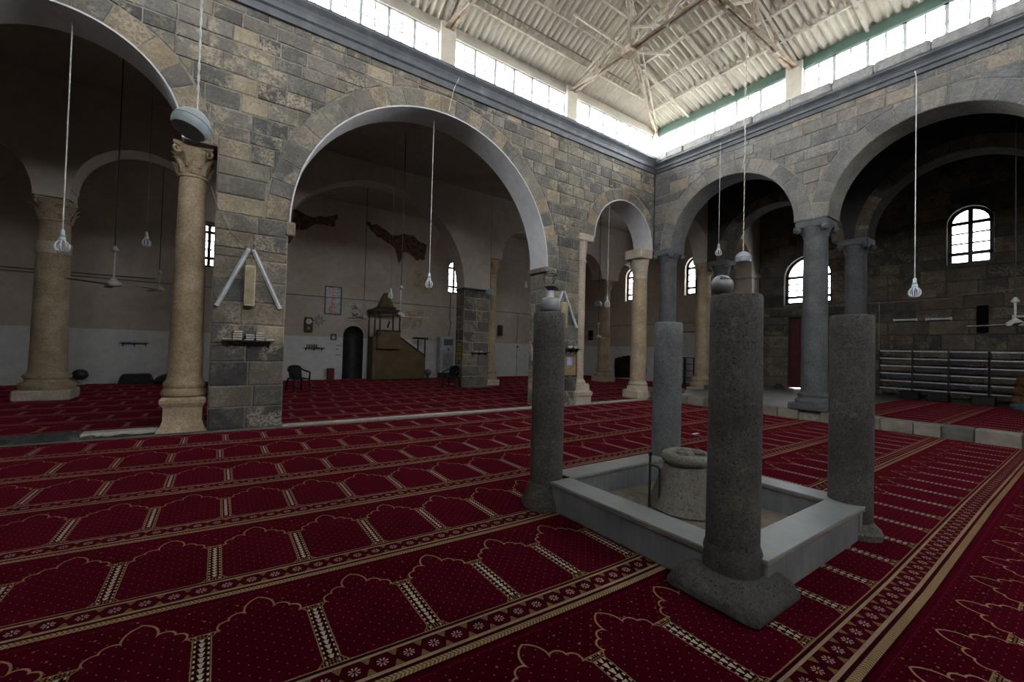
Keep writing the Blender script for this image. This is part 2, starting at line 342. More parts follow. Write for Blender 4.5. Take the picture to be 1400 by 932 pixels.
# ================================================================== mesh helpers
class MB:
    def __init__(s): s.v = []; s.f = []
    def add(s, vs, fs):
        o = len(s.v); s.v += [tuple(x) for x in vs]; s.f += [tuple(i+o for i in f) for f in fs]; return s
    def box(s, a, b, c=None):
        (x0, y0, z0), (x1, y1, z1) = a, b
        return s.add([(x0, y0, z0), (x1, y0, z0), (x1, y1, z0), (x0, y1, z0), (x0, y0, z1), (x1, y0, z1), (x1, y1, z1), (x0, y1, z1)],
                     [(0, 3, 2, 1), (4, 5, 6, 7), (0, 1, 5, 4), (1, 2, 6, 5), (2, 3, 7, 6), (3, 0, 4, 7)])
    def cbox(s, a, b, e=.01):       # box with chamfered vertical and top edges
        (x0, y0, z0), (x1, y1, z1) = a, b
        def ring(z, i):
            k = e
            return [(x0+k+i, y0+i, z), (x1-k-i, y0+i, z), (x1-i, y0+k+i, z), (x1-i, y1-k-i, z), (x1-k-i, y1-i, z), (x0+k+i, y1-i, z), (x0+i, y1-k-i, z), (x0+i, y0+k+i, z)]
        return s.rings([ring(z0, e*.6), ring(z0+e, 0), ring(z1-e, 0), ring(z1, e*.6)])
    def rings(s, rs, cap=True, closed=True):
        n = len(rs[0]); vs = [p for r in rs for p in r]; fs = []
        for k in range(len(rs)-1):
            for i in range(n if closed else n-1):
                j = (i+1) % n; fs.append((k*n+i, k*n+j, (k+1)*n+j, (k+1)*n+i))
        if cap: fs.append(tuple(range(n-1, -1, -1))); fs.append(tuple((len(rs)-1)*n+i for i in range(n)))
        return s.add(vs, fs)
    def lathe(s, prof, n=24, c=(0, 0), wob=None, cap=True, ang=0):
        rs = []
        for r, z in prof:
            rs.append([(c[0]+r*(1 if not wob else wob(2*PI*i/n, z))*math.cos(2*PI*i/n+ang), c[1]+r*(1 if not wob else wob(2*PI*i/n, z))*math.sin(2*PI*i/n+ang), z) for i in range(n)])
        return s.rings(rs, cap)
    def tube(s, pts, r, n=8, cap=True):
        pts = [Vector(p) for p in pts]; rs = []; last = None
        for i, p in enumerate(pts):
            d = (pts[min(i+1, len(pts)-1)]-pts[max(i-1, 0)]).normalized()
            a = d.orthogonal().normalized() if last is None else (last - d*last.dot(d)).normalized()
            last = a; bb = d.cross(a); rr = r[i] if isinstance(r, (list, tuple)) else r
            rs.append([p+(a*math.cos(2*PI*k/n)+bb*math.sin(2*PI*k/n))*rr for k in range(n)])
        return s.rings(rs, cap)
    def bar(s, a, b, w, h, upv=(0, 0, 1)):
        a, b = Vector(a), Vector(b); d = (b-a).normalized(); x = d.cross(Vector(upv))
        x = x.normalized() if x.length > 1e-4 else d.orthogonal().normalized(); y = x.cross(d)
        return s.rings([[q + x*sx*w/2 + y*sy*h/2 for sx, sy in ((-1, -1), (1, -1), (1, 1), (-1, 1))] for q in (a, b)])
    def angle_iron(s, a, b, w, t=.012, upv=(0, 0, 1), flip=1):
        a, b = Vector(a), Vector(b); d = (b-a).normalized(); x = d.cross(Vector(upv)); x = x.normalized() if x.length > 1e-4 else d.orthogonal().normalized(); y = x.cross(d)
        x = x*flip
        prof = ((0, 0), (w, 0), (w, t), (t, t), (t, w), (0, w))
        return s.rings([[q + x*u_ + y*v_ for u_, v_ in prof] for q in (a, b)])
    def prism(s, poly, fn, d0, d1):   # poly of (a, z); fn(a, z, d) -> world
        n = len(poly)
        return s.add([fn(a, z, d0) for a, z in poly]+[fn(a, z, d1) for a, z in poly],
                     [tuple(range(n)), tuple(range(2*n-1, n-1, -1))]+[(i, i+n, (i+1) % n+n, (i+1) % n) for i in range(n)])
    def mesh(s, name, smooth=False):
        me = bpy.data.meshes.new(name); me.from_pydata(s.v, [], s.f); me.update()
        if smooth:
            me.polygons.foreach_set('use_smooth', [True]*len(me.polygons)); me.set_sharp_from_angle(angle=math.radians(38))
        return me
    def build(s, name, mat, parent=None, smooth=False, loc=None, rot=None):
        return link(name, s.mesh(name, smooth), mat, parent, loc, rot)
def link(name, me, mat, parent=None, loc=None, rot=None):
    o = bpy.data.objects.new(name, me); COL.objects.link(o)
    if mat and not me.materials: me.materials.append(MATS[mat])
    if parent: o.parent = parent
    if loc: o.location = loc
    if rot: o.rotation_euler = rot
    return o
def tag(o, label=None, cat=None, group=None, kind=None):
    for k, x in (('label', label), ('category', cat), ('group', group), ('kind', kind)):
        if x: o[k] = x
    return o
def thing(name, label, cat, loc=(0, 0, 0), rz=0, group=None):
    o = bpy.data.objects.new(name, None); COL.objects.link(o); o.location = loc; o.rotation_euler = (0, 0, rz); o.empty_display_size = .1
    return tag(o, label, cat, group, 'thing')
def struct(o): return tag(o, kind='structure')
def fnA(y):                      # wall plane facing -Y
    return lambda a, z, d: (a, y+d, z)
def fnB(x):                      # wall plane facing -X
    return lambda a, z, d: (x+d, a, z)
def arc(xc, zs, R, n=28, a0=PI, a1=0.0):
    return [(xc+R*math.cos(a0+(a1-a0)*i/n), zs+R*math.sin(a0+(a1-a0)*i/n)) for i in range(n+1)]

# ------------------------------------------------------------------ masonry facing
def blocks(parent, fn, mat, a0, a1, z0, z1, opens, ch=(.28, .40), bl=(.38, .85), name='stone_block', proud=.016, depth=.10, seed=1, levels=None):
    """opens: (ac, half, zbot, zspring, R) - R=0 a flat-topped opening ending at zspring, else an arc of radius R above zspring"""
    rng = random.Random(seed)
    def top_at(o, a):
        ac, hf, zb, zs, R = o
        return zs if R == 0 else zs+math.sqrt(max(R*R-(a-ac)**2, 0))
    z = z0; cnt = 0
    zl = [z0]
    while z < z1-.02:
        h = rng.uniform(*ch)
        if z+h > z1-.14: h = z1-z
        z += h; zl.append(z)
    for zi in range(len(zl)-1):
        b0, b1 = zl[zi], zl[zi+1]
        brk = [a0, a1]
        for o in opens:
            if o[2] < b1-.01 and top_at(o, o[0]) > b0+.01:
                hw_ = o[1] if o[4] == 0 else math.sqrt(max(o[4]**2-(max(b0, o[3])-o[3])**2, 0))
                if hw_ > .15: brk += [o[0]-hw_, o[0]+hw_]
        brk = sorted(x for x in brk if a0 <= x <= a1)
        cuts = []
        for s0, s1 in zip(brk[:-1], brk[1:]):
            if s1-s0 < .03: continue
            a = s0
            cuts_seg = [s0]
            while s1-a > bl[1]*1.25:
                a += rng.uniform(*bl)
                if s1-a < bl[0]*.6: break
                cuts_seg.append(a)
            cuts_seg.append(s1)
            cuts += list(zip(cuts_seg[:-1], cuts_seg[1:]))
        for c0, c1 in cuts:
            g = .010; x0, x1 = c0+g, c1-g; lo, hi = b0+g, b1-g
            mid = (x0+x1)/2; polys = []
            inter = [o for o in opens if o[0]-o[1] < mid < o[0]+o[1] and o[2] < b1-.01 and top_at(o, o[0]) > b0+.01]
            if not inter: polys = [[(x0, lo), (x1, lo), (x1, hi), (x0, hi)]]
            else:
                n = 14; xs = [x0+(x1-x0)*i/n for i in range(n+1)]
                for o in inter:       # crossing points of the arc with the top of the course
                    if o[4]:
                        q = o[4]**2-(hi-o[3])**2
                        if q > 0: xs += [x for x in (o[0]-math.sqrt(q), o[0]+math.sqrt(q)) if x0 < x < x1]
                xs.sort()
                below = min(min(o[2]-g for o in inter), hi)
                if below > lo+.05: polys.append([(x0, lo), (x1, lo), (x1, below), (x0, below)])
                run = []
                def flush(run):
                    if len(run) >= 2 and run[-1][0]-run[0][0] > .05:
                        pl = [(x, bt) for x, bt in run]+[(run[-1][0], hi), (run[0][0], hi)]
                        out = []
                        for q in pl:
                            if not out or math.hypot(q[0]-out[-1][0], q[1]-out[-1][1]) > .006: out.append(q)
                        if math.hypot(out[0][0]-out[-1][0], out[0][1]-out[-1][1]) < .006: out.pop()
                        if len(out) > 2: polys.append(out)
                for x in xs:
                    bt = max([lo]+[top_at(o, x)+g for o in inter])
                    if bt < hi-.004: run.append((x, bt))
                    else:
                        if bt <= hi+.02: run.append((x, hi))
                        flush(run); run = []
                flush(run)
            for pl in polys:
                area = abs(sum(pl[i][0]*pl[i-1][1]-pl[i-1][0]*pl[i][1] for i in range(len(pl))))/2
                if area < .006: continue
                cx = sum(p[0] for p in pl)/len(pl); cz = sum(p[1] for p in pl)/len(pl)
                w_ = max(p[0] for p in pl)-min(p[0] for p in pl); h_ = max(p[1] for p in pl)-min(p[1] for p in pl)
                kx = 1-2*.016/max(w_, .06); kz = 1-2*.016/max(h_, .06); kx = max(kx, .55); kz = max(kz, .55)
                d = -proud*rng.uniform(.15, 1.5); n = len(pl)
                j = lambda: rng.uniform(-.006, .006)
                r0 = [fn(a, zz_, depth) for a, zz_ in pl]; r1 = [fn(a, zz_, d+.012) for a, zz_ in pl]
                r2_ = [fn(cx+(a-cx)*kx+j(), cz+(zz_-cz)*kz+j(), d+j()*.5) for a, zz_ in pl]
                MB().rings([r0, r1, r2_]).build(name, mat, parent); cnt += 1
    return cnt
def voussoirs(parent, fn, mat, ac, zs, R, th, n, depth=.12, seed=3, a0=0.0, a1=PI, proud=.012, jitter=.10, full=None):
    rng = random.Random(seed); st = [a0+(a1-a0)*i/n for i in range(n+1)]
    for i in range(1, n): st[i] += rng.uniform(-.16, .16)*(a1-a0)/n
    for i in range(n):
        g = .006/R; s0, s1 = st[i]+g, st[i+1]-g; tt = th*(1-rng.uniform(0, jitter)); d = -proud*rng.uniform(.2, 1.4)
        def ring(k, dd):
            ri, ro = R+.002+k, R+tt-k; e = k/R
            pts = [(ac+ri*math.cos(s0+e+(s1-s0-2*e)*q/3), zs+ri*math.sin(s0+e+(s1-s0-2*e)*q/3)) for q in range(4)]
            pts += [(ac+ro*math.cos(s1-e-(s1-s0-2*e)*q/3), zs+ro*math.sin(s1-e-(s1-s0-2*e)*q/3)) for q in range(4)]
            return [fn(a, z, dd) for a, z in pts]
        MB().rings([ring(0, depth), ring(0, d+.01), ring(.012, d)]).build('voussoir', mat, parent)
def soffit(parent, fn, mat, ac, zs, R, d0, d1, za=None, zb=None, n=36, name='arch_soffit', t=.03):
    """curved lining of an arch, with jamb linings down to za (low a side) and zb"""
    path = [(ac+R*math.cos(PI-PI*i/n), zs+R*math.sin(PI-PI*i/n)) for i in range(n+1)]
    inn = [(ac+(R-t)*math.cos(PI-PI*i/n), zs+(R-t)*math.sin(PI-PI*i/n)) for i in range(n+1)]
    if za is not None and za < zs: path.insert(0, (ac-R, za)); inn.insert(0, (ac-R+t, za))
    if zb is not None and zb < zs: path.append((ac+R, zb)); inn.append((ac+R-t, zb))
    k = len(path); mb = MB()
    vs = [fn(*q, d0) for q in path]+[fn(*q, d1) for q in path]+[fn(*q, d0) for q in inn]+[fn(*q, d1) for q in inn]; fs = []
    for i in range(k-1):
        fs += [(2*k+i, 2*k+i+1, 3*k+i+1, 3*k+i), (i, i+1, 2*k+i+1, 2*k+i), (k+i, 3*k+i, 3*k+i+1, k+i+1), (i, k+i, k+i+1, i+1)]
    fs += [(0, 2*k, 3*k, k), (k-1, 2*k-1, 4*k-1, 3*k-1)]
    return mb.add(vs, fs).build(name, mat, parent, smooth=True)

# ================================================================== THE SETTING
# ---- floors
fl = struct(MB().box((-8, YD-.5, -.20), (XO+.5, YB+1.2, -.012)).build('floor', 'stone_floor'))
struct(MB().box((12.60, YD, -.011), (XO, 9.18, RF-.004)).build('floor_right', 'stone_floor'))
# ---- kerb of the raised aisle
kerb = struct(MB().box((12.42, YD, -.011), (12.60, 9.18, RF-.03)).build('trim_1', 'mortar'))
rng = random.Random(11); y = 9.15
while y > -1.5:
    L = rng.uniform(.36, .62); h_ = RF+rng.uniform(-.012, .012); dx = rng.uniform(-.012, .012)
    if not (4.05 < y-L/2 < 4.85):
        MB().cbox((12.28+dx, y-L+.008, -.01), (12.72, y-.004, h_), .018).build('kerb_stone', 'kerb_stone', kerb)
    y -= L

# ---- left court wall (with the great arch)
LSP, BSP, SSP = 5.09, 3.95, 5.15
LC, LR = -2.2, 1.6; BC, BR = 4.31, 3.26; SC, SR = 10.83, 1.42
poly = [(-4.7, -.01), (-3.8, -.01), (-3.8, LSP)] + arc(LC, LSP, LR)[1:] + [(-.12, LSP), (-.12, -.01), (1.05, -.01)] + arc(BC, BSP, BR) + [(7.57, -.01), (8.82, -.01), (8.82, SSP)] + \
       arc(SC, SSP, SR) + [(13.07, SSP), (13.07, ZSILL), (-4.7, ZSILL)]
wl = struct(MB().prism(poly, fnA(YA), .005, TH).build('wall_left', 'mortar'))
opA = [(-1.96, 1.84, -1, LSP, 0), (LC, LR+.40, LSP, LSP, LR+.40), (BC, BR, -1, BSP, 0), (BC, BR+.42, BSP, BSP, BR+.42), (10.72, 1.90, -1, SSP, 0), (SC, SR+.36, SSP, SSP, SR+.36)]
nA = blocks(wl, fnA(YA), 'basalt_block_dark', -.12, 8.82, 0.0, 1.55, opA, ch=(.36, .46), bl=(.40, .72), seed=65)
nA = blocks(wl, fnA(YA), 'basalt_block', -.12, 8.82, 1.55, 3.30, opA, ch=(.36, .48), bl=(.40, .72), seed=66)
nA = blocks(wl, fnA(YA), 'basalt_block', -3.05, 12.30, 3.30, ZCOR+.02, opA, ch=(.25, .35), bl=(.34, .66), seed=5)
voussoirs(wl, fnA(YA), 'voussoir_stone', LC, LSP, LR, .40, 13, seed=2)
voussoirs(wl, fnA(YA), 'voussoir_stone', BC, BSP, BR, .42, 27, seed=4)
voussoirs(wl, fnA(YA), 'voussoir_stone', SC, SSP, SR, .36, 13, seed=6)
for c_, s_, r_, za, zb in ((LC, LSP, LR, None, None), (BC, BSP, BR, None, None), (SC, SSP, SR, None, None)):
    soffit(wl, fnA(YA), 'plaster_soffit', c_, s_, r_, -.03, TH+.01, za, zb)
blocks(wl, fnB(7.57), 'basalt_block', YA+.02, YA+TH, 0.0, BSP, [], ch=(.30, .42), bl=(.30, .5), seed=15, name='pier_block', depth=.06)
MB().cbox((1.0, YA-.05, BSP-.26), (1.17, YA+TH, BSP), .02).build('impost', 'voussoir_stone', wl)
MB().cbox((7.48, YA-.05, BSP-.14), (7.66, YA+TH, BSP), .02).build('impost', 'basalt_block', wl)
MB().box((-4.7, YA+TH, 5.0), (13.07, YA+TH+.02, CEIL)).build('rear_plaster', 'plaster_mid', None) and None
bpy.data.objects.remove(bpy.data.objects['rear_plaster'])

# ---- right court wall
RSP = 5.12; RR = 1.84; RC = [6.67, 2.24, -2.0, -6.25]
poly = [(YA, ZSILL), (YA, RSP)]
for c_ in RC: poly += [(c_+RR, RSP)] + arc(c_, RSP, RR, a0=0, a1=PI)[1:]
poly += [(YD, RSP), (YD, ZSILL)]
wr = struct(MB().prism(poly, fnB(X1), .005, TH).build('wall_right', 'mortar'))
opB = []
for c_ in RC[:3]: opB += [(c_, RR, -1, RSP, 0), (c_, RR+.40, RSP, RSP, RR+.40)]
nB = blocks(wr, fnB(X1), 'basalt_block_right', -.9, YA-.01, RSP, ZCOR+.02, opB, ch=(.27, .37), bl=(.38, .78), seed=8)
for i, c_ in enumerate(RC[:3]): voussoirs(wr, fnB(X1), 'voussoir_grey', c_, RSP, RR, .40, 15, seed=20+i, jitter=.05, proud=.008)
for c_ in RC: soffit(wr, fnB(X1), 'voussoir_grey', c_, RSP, RR, -.0, TH+.01, name='arch_lining', t=.004)
# ---- court walls behind the camera
struct(MB().box((X0-TH, YD, -.01), (X0, YA, ZSILL)).build('wall_behind_left', 'basalt_block'))
struct(MB().box((X0-TH, YD-TH, -.01), (X1+TH, YD, ZSILL)).build('wall_behind', 'basalt_block'))

# ---- cornice, swept round the court
prof = [(0, 7.80), (.07, 7.80), (.09, 7.93), (.135, 7.955), (.135, 7.985), (.12, 8.0), (.13, 8.06), (.17, 8.13), (.23, 8.18), (.25, 8.20), (.25, 8.27), (.23, 8.285), (.04, 8.36), (0, 8.37)]
def sweep(name, prof, mat, sides):
    for k in sides:
        if k == 'A': a, b = (X0, YA), (X1, YA); ca = lambda d: ((X0+d, YA-d), (X1-d, YA-d))
        if k == 'B': ca = lambda d: ((X1-d, YD+d), (X1-d, YA-d))
        if k == 'C': ca = lambda d: ((X0+d, YD+d), (X0+d, YA-d))
        if k == 'D': ca = lambda d: ((X0+d, YD+d), (X1-d, YD+d))
        r0 = [(*ca(d)[0], z) for d, z in prof]; r1 = [(*ca(d)[1], z) for d, z in prof]
        struct(MB().rings([r0, r1]).build(name, mat))
profB = [(d, 7.80+(z-7.80)*(.36/.57)) for d, z in prof]
for i, k in enumerate('ABCD'): sweep('trim_%d' % (i+2), profB if k == 'B' else prof, 'cornice_stone', k)
# rough ledge under the right clerestory, stone by stone
ldg = struct(MB().box((X1-.02, YD, 8.34), (X1+.3, YA, 8.36)).build('trim_6', 'mortar'))
y = YA-.02; rng = random.Random(4)
while y > -1.0:
    L = rng.uniform(.5, 1.0); MB().cbox((X1-.22+rng.uniform(-.02, .02), y-L+.006, 8.13), (X1+.02, y, 8.37+rng.uniform(-.02, .015)), .03).build('ledge_stone', 'ledge_stone', ldg); y -= L

# ---- clerestory: posts, head beams, glazed bays
PXS = [X0+(X1-X0)*i/4 for i in range(5)]; PYS = [YD+(YA-YD)*i/4 for i in range(5)]
head = {'A': ('beam_grey', (X0-.3, YA-.02, ZHEAD), (X1+.3, YA+.26, ZEAVE+.02)), 'B': ('beam_green', (X1-.02, YD, ZHEAD), (X1+.26, YA, ZEAVE+.02)),
        'C': ('beam_grey', (X0-.26, YD, ZHEAD), (X0+.02, YA, ZEAVE+.02)), 'D': ('beam_grey', (X0-.3, YD-.26, ZHEAD), (X1+.3, YD+.02, ZEAVE+.02))}
for i, k in enumerate('ABCD'): struct(MB().box(*head[k][1:]).build('trim_%d' % (7+i), head[k][0]))
POST = .40
def post(x, y, w_, d_):
    i = post.n; post.n += 1
    return struct(MB().cbox((x-w_/2, y-d_/2, 8.30), (x+w_/2, y+d_/2, ZEAVE), .015).build('trim_%d' % (20+i), 'concrete_post'))
post.n = 0
for x in PXS[1:-1]:
    post(x, YA+.06, POST, .30); post(x, YD-.06, POST, .3)
for yy in PYS[1:-1]:
    post(X1+.06, yy, .30, POST); post(X0-.06, yy, .3, POST)
for x in (X0, X1):
    for yy in (YD, YA): post(x+(.05 if x > 0 else -.05), yy+(.05 if yy > 0 else -.05), .34, .34)
pane_me = {}; WN = [0]
def clerestory(fn, a0, a1, detail=True):
    WN[0] += 1; zb, zt = ZSILL-.02, ZHEAD; U = 6; n = U*2; dw = (a1-a0)/n; zm = zb+(zt-zb)*.47
    wroot = MB()
    for i in range(U+1):
        a = a0+(a1-a0)*i/U; wroot.prism([(a-.032, zb), (a+.032, zb), (a+.032, zt), (a-.032, zt)], fn, .03, .075)
    wroot.prism([(a0, zt-.03), (a1, zt-.03), (a1, zt), (a0, zt)], fn, .03, .075).prism([(a0, zb), (a1, zb), (a1, zb+.03), (a0, zb+.03)], fn, .03, .075)
    wo = struct(wroot.build('window_%d' % WN[0], 'mullion_white'))
    for i in range(U):
        a = a0+(a1-a0)*(i+.5)/U; MB().prism([(a-.015, zb), (a+.015, zb), (a+.015, zt), (a-.015, zt)], fn, .04, .06).build('glazing_bar', 'mullion_white', wo)
    MB().prism([(a0, zm-.014), (a1, zm-.014), (a1, zm+.014), (a0, zm+.014)], fn, .042, .058).build('glazing_bar', 'mullion_white', wo)
    if detail:
        for i in range(n):
            for z0_, z1_ in ((zb+.03, zm-.008), (zm+.008, zt-.03)):
                key = (round(dw, 4), round(z1_-z0_, 4), fn(0, 0, 1)[0] > fn(0, 0, 0)[0])
                if key not in pane_me:
                    g = lambda a, z, d: tuple(Vector(fn(a, z, d))-Vector(fn(0, 0, 0)))
                    pane_me[key] = MB().prism([(0, 0), (dw-.012, 0), (dw-.012, z1_-z0_), (0, z1_-z0_)], g, 0, .004).mesh('pane'); pane_me[key].materials.append(MATS['window_glass'])
                link('pane', pane_me[key], None, wo, loc=fn(a0+i*dw+.006, z0_, .048))
    else:
        MB().prism([(a0, zb), (a1, zb), (a1, zt), (a0, zt)], fn, .048, .052).build('pane', 'window_glass', wo)
fA, fB = fnA(YA), fnB(X1)
fC = lambda a, z, d: (X0-d, a, z); fD = lambda a, z, d: (a, YD-d, z)
for i in range(4):
    clerestory(fA, PXS[i]+(.2 if i else .22), PXS[i+1]-(.2 if i < 3 else .12))
    clerestory(fB, PYS[i]+.2, PYS[i+1]-(.2 if i < 3 else .12), i >= 2)
for i in range(4):
    clerestory(fC, PYS[i]+.2, PYS[i+1]-.2, False); clerestory(fD, PXS[i]+.2, PXS[i+1]-.2, False)

# ---- roof: hipped, corrugated sheets on purlins
SLA, SLB = .50, .27
zA = lambda yy: ZEAVE+.05+SLA*(YA-yy); zB = lambda xx: ZEAVE+.05+SLB*(X1-xx)
roof = struct(thing('roof', None, None)); 
for k in ('label', 'category'):
    if k in roof: del roof[k]
WAVE, AMP = .177, .044
def sheet(fn, u0, u1, s0, s1, zoff, lift, clip):
    """fn(u, s) -> (x, y, z); one corrugated sheet, clipped at the hip by clip(u) = greatest s"""
    n = max(2, int(round((u1-u0)/WAVE*6))); lo, hi, lo2, hi2 = [], [], [], []
    for i in range(n+1):
        u = u0+(u1-u0)*i/n; e = min(s1, clip(u))
        if e <= s0+.02: 
            if lo: break
            continue
        wv = AMP*math.sin(2*PI*u/WAVE)
        for s_, l0 in ((s0, lo), (e, hi)):
            x, y_, z_ = fn(u, s_); l0.append((x, y_, z_+wv+zoff+lift*(1-(s_-s0)/(s1-s0))))
    if len(lo) < 2: return
    k = len(lo); vs = lo+hi+[(x, y_, z_+.008) for x, y_, z_ in lo]+[(x, y_, z_+.008) for x, y_, z_ in hi]; fs = []
    for i in range(k-1): fs += [(i, i+1, k+i+1, k+i), (2*k+i, 3*k+i, 3*k+i+1, 2*k+i+1), (i, 2*k+i, 2*k+i+1, i+1), (k+i, k+i+1, 3*k+i+1, 3*k+i)]
    MB().add(vs, fs).build('roof_sheet', 'asbestos_sheet', roof, smooth=True)
XR = (X0+X1)/2; HB = X1-XR
SW = WAVE*6
# left slope (falls to the left wall)
EA = [-.34, .60, 1.25, 1.93, 2.61, 3.29, 3.97, 4.40]; EB = [-.34, .87, 1.67, 2.47, 3.27, 4.07, 4.87, 5.67, 6.47, 7.27, 8.05]
u = X0-.3
while u < X1+.3:
    for s0, s1 in zip(EA[:-1], EA[1:]):
        sheet(lambda uu, ss: (uu, YA-ss, zA(YA-ss)), u, u+SW, s0-.08, s1+.08, 0, .016, lambda uu: max(0, min(X1-uu, uu-X0))*SLB/SLA+.03)
    u += SW
# right slope and its mirror
for sgn in (1, -1):
    v_ = YA+.3
    while v_ > YD-.3:
        for s0, s1 in (zip(EB[:-1], EB[1:]) if sgn == 1 else ((-.34, 2.7), (2.6, 5.4), (5.3, 8.05))):
            cl = lambda vv: min(HB, max(0, min(YA-vv, vv-YD))*SLA/SLB)+.03
            if sgn == 1: sheet(lambda vv, ss: (X1-ss, vv, zB(X1-ss)), v_-SW, v_, s0-.08, s1+.08, 0, .016, cl)
            else: sheet(lambda vv, ss: (X0+ss, vv, zB(X1-ss)), v_-SW, v_, s0, s1, 0, .016, cl)
        v_ -= SW
# far end slope behind the camera
MB().add([(X0-.3, YD-.3, ZEAVE), (X1+.3, YD-.3, ZEAVE), (XR, YD+HB*SLB/SLA, zB(XR)+.05)], [(0, 1, 2)]).build('roof_sheet', 'asbestos_sheet', roof)
# purlins
def purlinA(yy, w_=.06): 
    t_ = (YA-yy)*SLA/SLB; MB().angle_iron((X0+t_, yy, zA(yy)-.085), (X1-t_, yy, zA(yy)-.085), w_).build('purlin', 'painted_steel', roof)
for yy in (8.62, 7.97, 7.29, 6.61, 5.93): purlinA(yy)
for xx in (11.46, 10.66, 9.86, 9.06, 8.26, 7.46, 6.66, 5.86, 5.06):
    t_ = (X1-xx)*SLB/SLA
    MB().angle_iron((xx, YD+t_, zB(xx)-.085), (xx, YA-t_, zB(xx)-.085), .06).build('purlin', 'painted_steel', roof)
# rafters and hip
def rafter(a, b_, w_=.07, mat='painted_steel', name='rafter'):
    MB().bar(a, b_, w_, .07).build(name, mat, roof)
for yy in (6.47, 7.93, 3.33, 1.9):
    t_ = min((YA-yy)*SLA/SLB, HB) if yy > 4.9 else HB
    rafter((X1+.02, yy, zB(X1)-.10), (X1-t_, yy, zB(X1-t_)-.12))
for sx in (1, -1):
    ex = X1 if sx == 1 else X0
    for o_ in (-.05, .05):
        MB().bar((ex-sx*.02+o_, YA-.02-o_, ZEAVE-.05), (XR+o_, 4.87-o_, zB(XR)-.16), .035, .08).build('hip_rafter', 'painted_steel', roof)
MB().bar((XR, 4.87, zB(XR)-.1), (XR, YD+4.34, zB(XR)-.1), .1, .12).build('ridge_beam', 'rusty_steel', roof)
# trusses
TN = [0]
def truss(p0, p1, zt0, zt1, npan, zc, mat='rusty_steel', lab=''):
    """bottom chord p0-p1 at height zc, top chord rising from zt0 to zt1, verticals and diagonals"""
    t = thing('roof_truss', lab, 'truss', (0, 0, 0))
    A, B = Vector((*p0, 0)), Vector((*p1, 0)); q = lambda k, z: tuple(A.lerp(B, k)+Vector((0, 0, z)))
    side = (B-A).normalized().cross(Vector((0, 0, 1)))*.035
    for sg in (1, -1):
        o = side*sg
        MB().angle_iron(Vector(q(0, zc))+o, Vector(q(1, zc))+o, .075, .012, flip=sg).build('bottom_chord', mat, t)
        MB().angle_iron(Vector(q(0, zt0))+o, Vector(q(1, zt1))+o, .065, .012, flip=sg).build('top_chord', 'painted_steel', t)
    for i in range(1, npan+1):
        k = i/npan; zt = zt0+(zt1-zt0)*k
        MB().bar(q(k, zc), q(k, zt), .05, .05, (1, 0, 0)).build('web_bar', mat, t)
        kb = (i-1)/npan
        MB().bar(q(kb, zc) if i % 2 == 0 else q(k, zc), q(k, zt) if i % 2 == 0 else q(kb, zt0+(zt1-zt0)*kb), .045, .045, (1, 0, 0)).build('web_bar', 'painted_steel', t)
    return t
ZT = ZEAVE-.10
for xx, nm in ((PXS[3], 'rusty steel half truss springing from the right post of the great arch bay'), (PXS[2], 'rusty steel half truss springing from the post above the great arch')):
    tr = truss((xx, YA), (xx, 4.87), ZT+.06, zA(YA-(4.34 if xx == PXS[2] else (X1-xx)*SLB/SLA))-.13 if xx == PXS[2] else zA(7.05)-.13+(zA(4.87)-zA(7.05))*.0, 4, ZT-.05, lab=nm)
    if xx == PXS[3]:
        # gusset joint with struts fanning to the hip
        J = (xx, 7.04, ZT-.05)
        MB().box((xx-.14, 6.90, ZT-.14), (xx+.14, 7.18, ZT+.05)).build('gusset_plate', 'rusty_steel', tr)
        for e_ in ((xx, 7.03, zA(7.05)-.14), (xx-1.3, 7.75, zA(7.75)-.12), (xx+1.6, 7.0, ZT+.55), (xx+1.0, 7.76, zA(7.76)-.13), (xx-.8, 6.3, zA(6.3)-.3), (xx+.5, 6.1, zB(xx+.5)-.1), (X1-.1, YA-.1, ZT), (xx-.25, 6.9, zA(6.9)-.1)):
            MB().bar(J, e_, .05, .05).build('strut', random.Random(str(e_)).choice(['painted_steel', 'rusty_steel', 'painted_steel']), tr)
TY = [PYS[3], PYS[2], PYS[1]]
for yy, nm in zip(TY, ('long rusty steel roof truss crossing the court from the right clerestory post', 'long rusty steel roof truss over the middle of the court', 'long rusty steel roof truss at the far end behind the viewer')):
    t = truss((X1, yy), (XR, yy), ZT+.06, zB(XR)-.13, 7, ZT-.05, lab=nm)
    for sg in (1, -1):
        MB().angle_iron((XR, yy+.035*sg, ZT-.05), (X0, yy+.035*sg, ZT-.05), .075, .012, flip=sg).build('bottom_chord', 'rusty_steel', t)
    MB().bar((XR, yy, zB(XR)-.13), (X0, yy, ZT+.06), .07, .065).build('top_chord', 'painted_steel', t)
# thin tie rod under the left slope
tag(MB().tube([(X0+.5, 8.36, 9.66), (9.9, 8.36, 9.66)], .016, 6).build('tie_rod', 'brown_rod'), 'thin brown tie rod running under the left roof slope', 'rod')

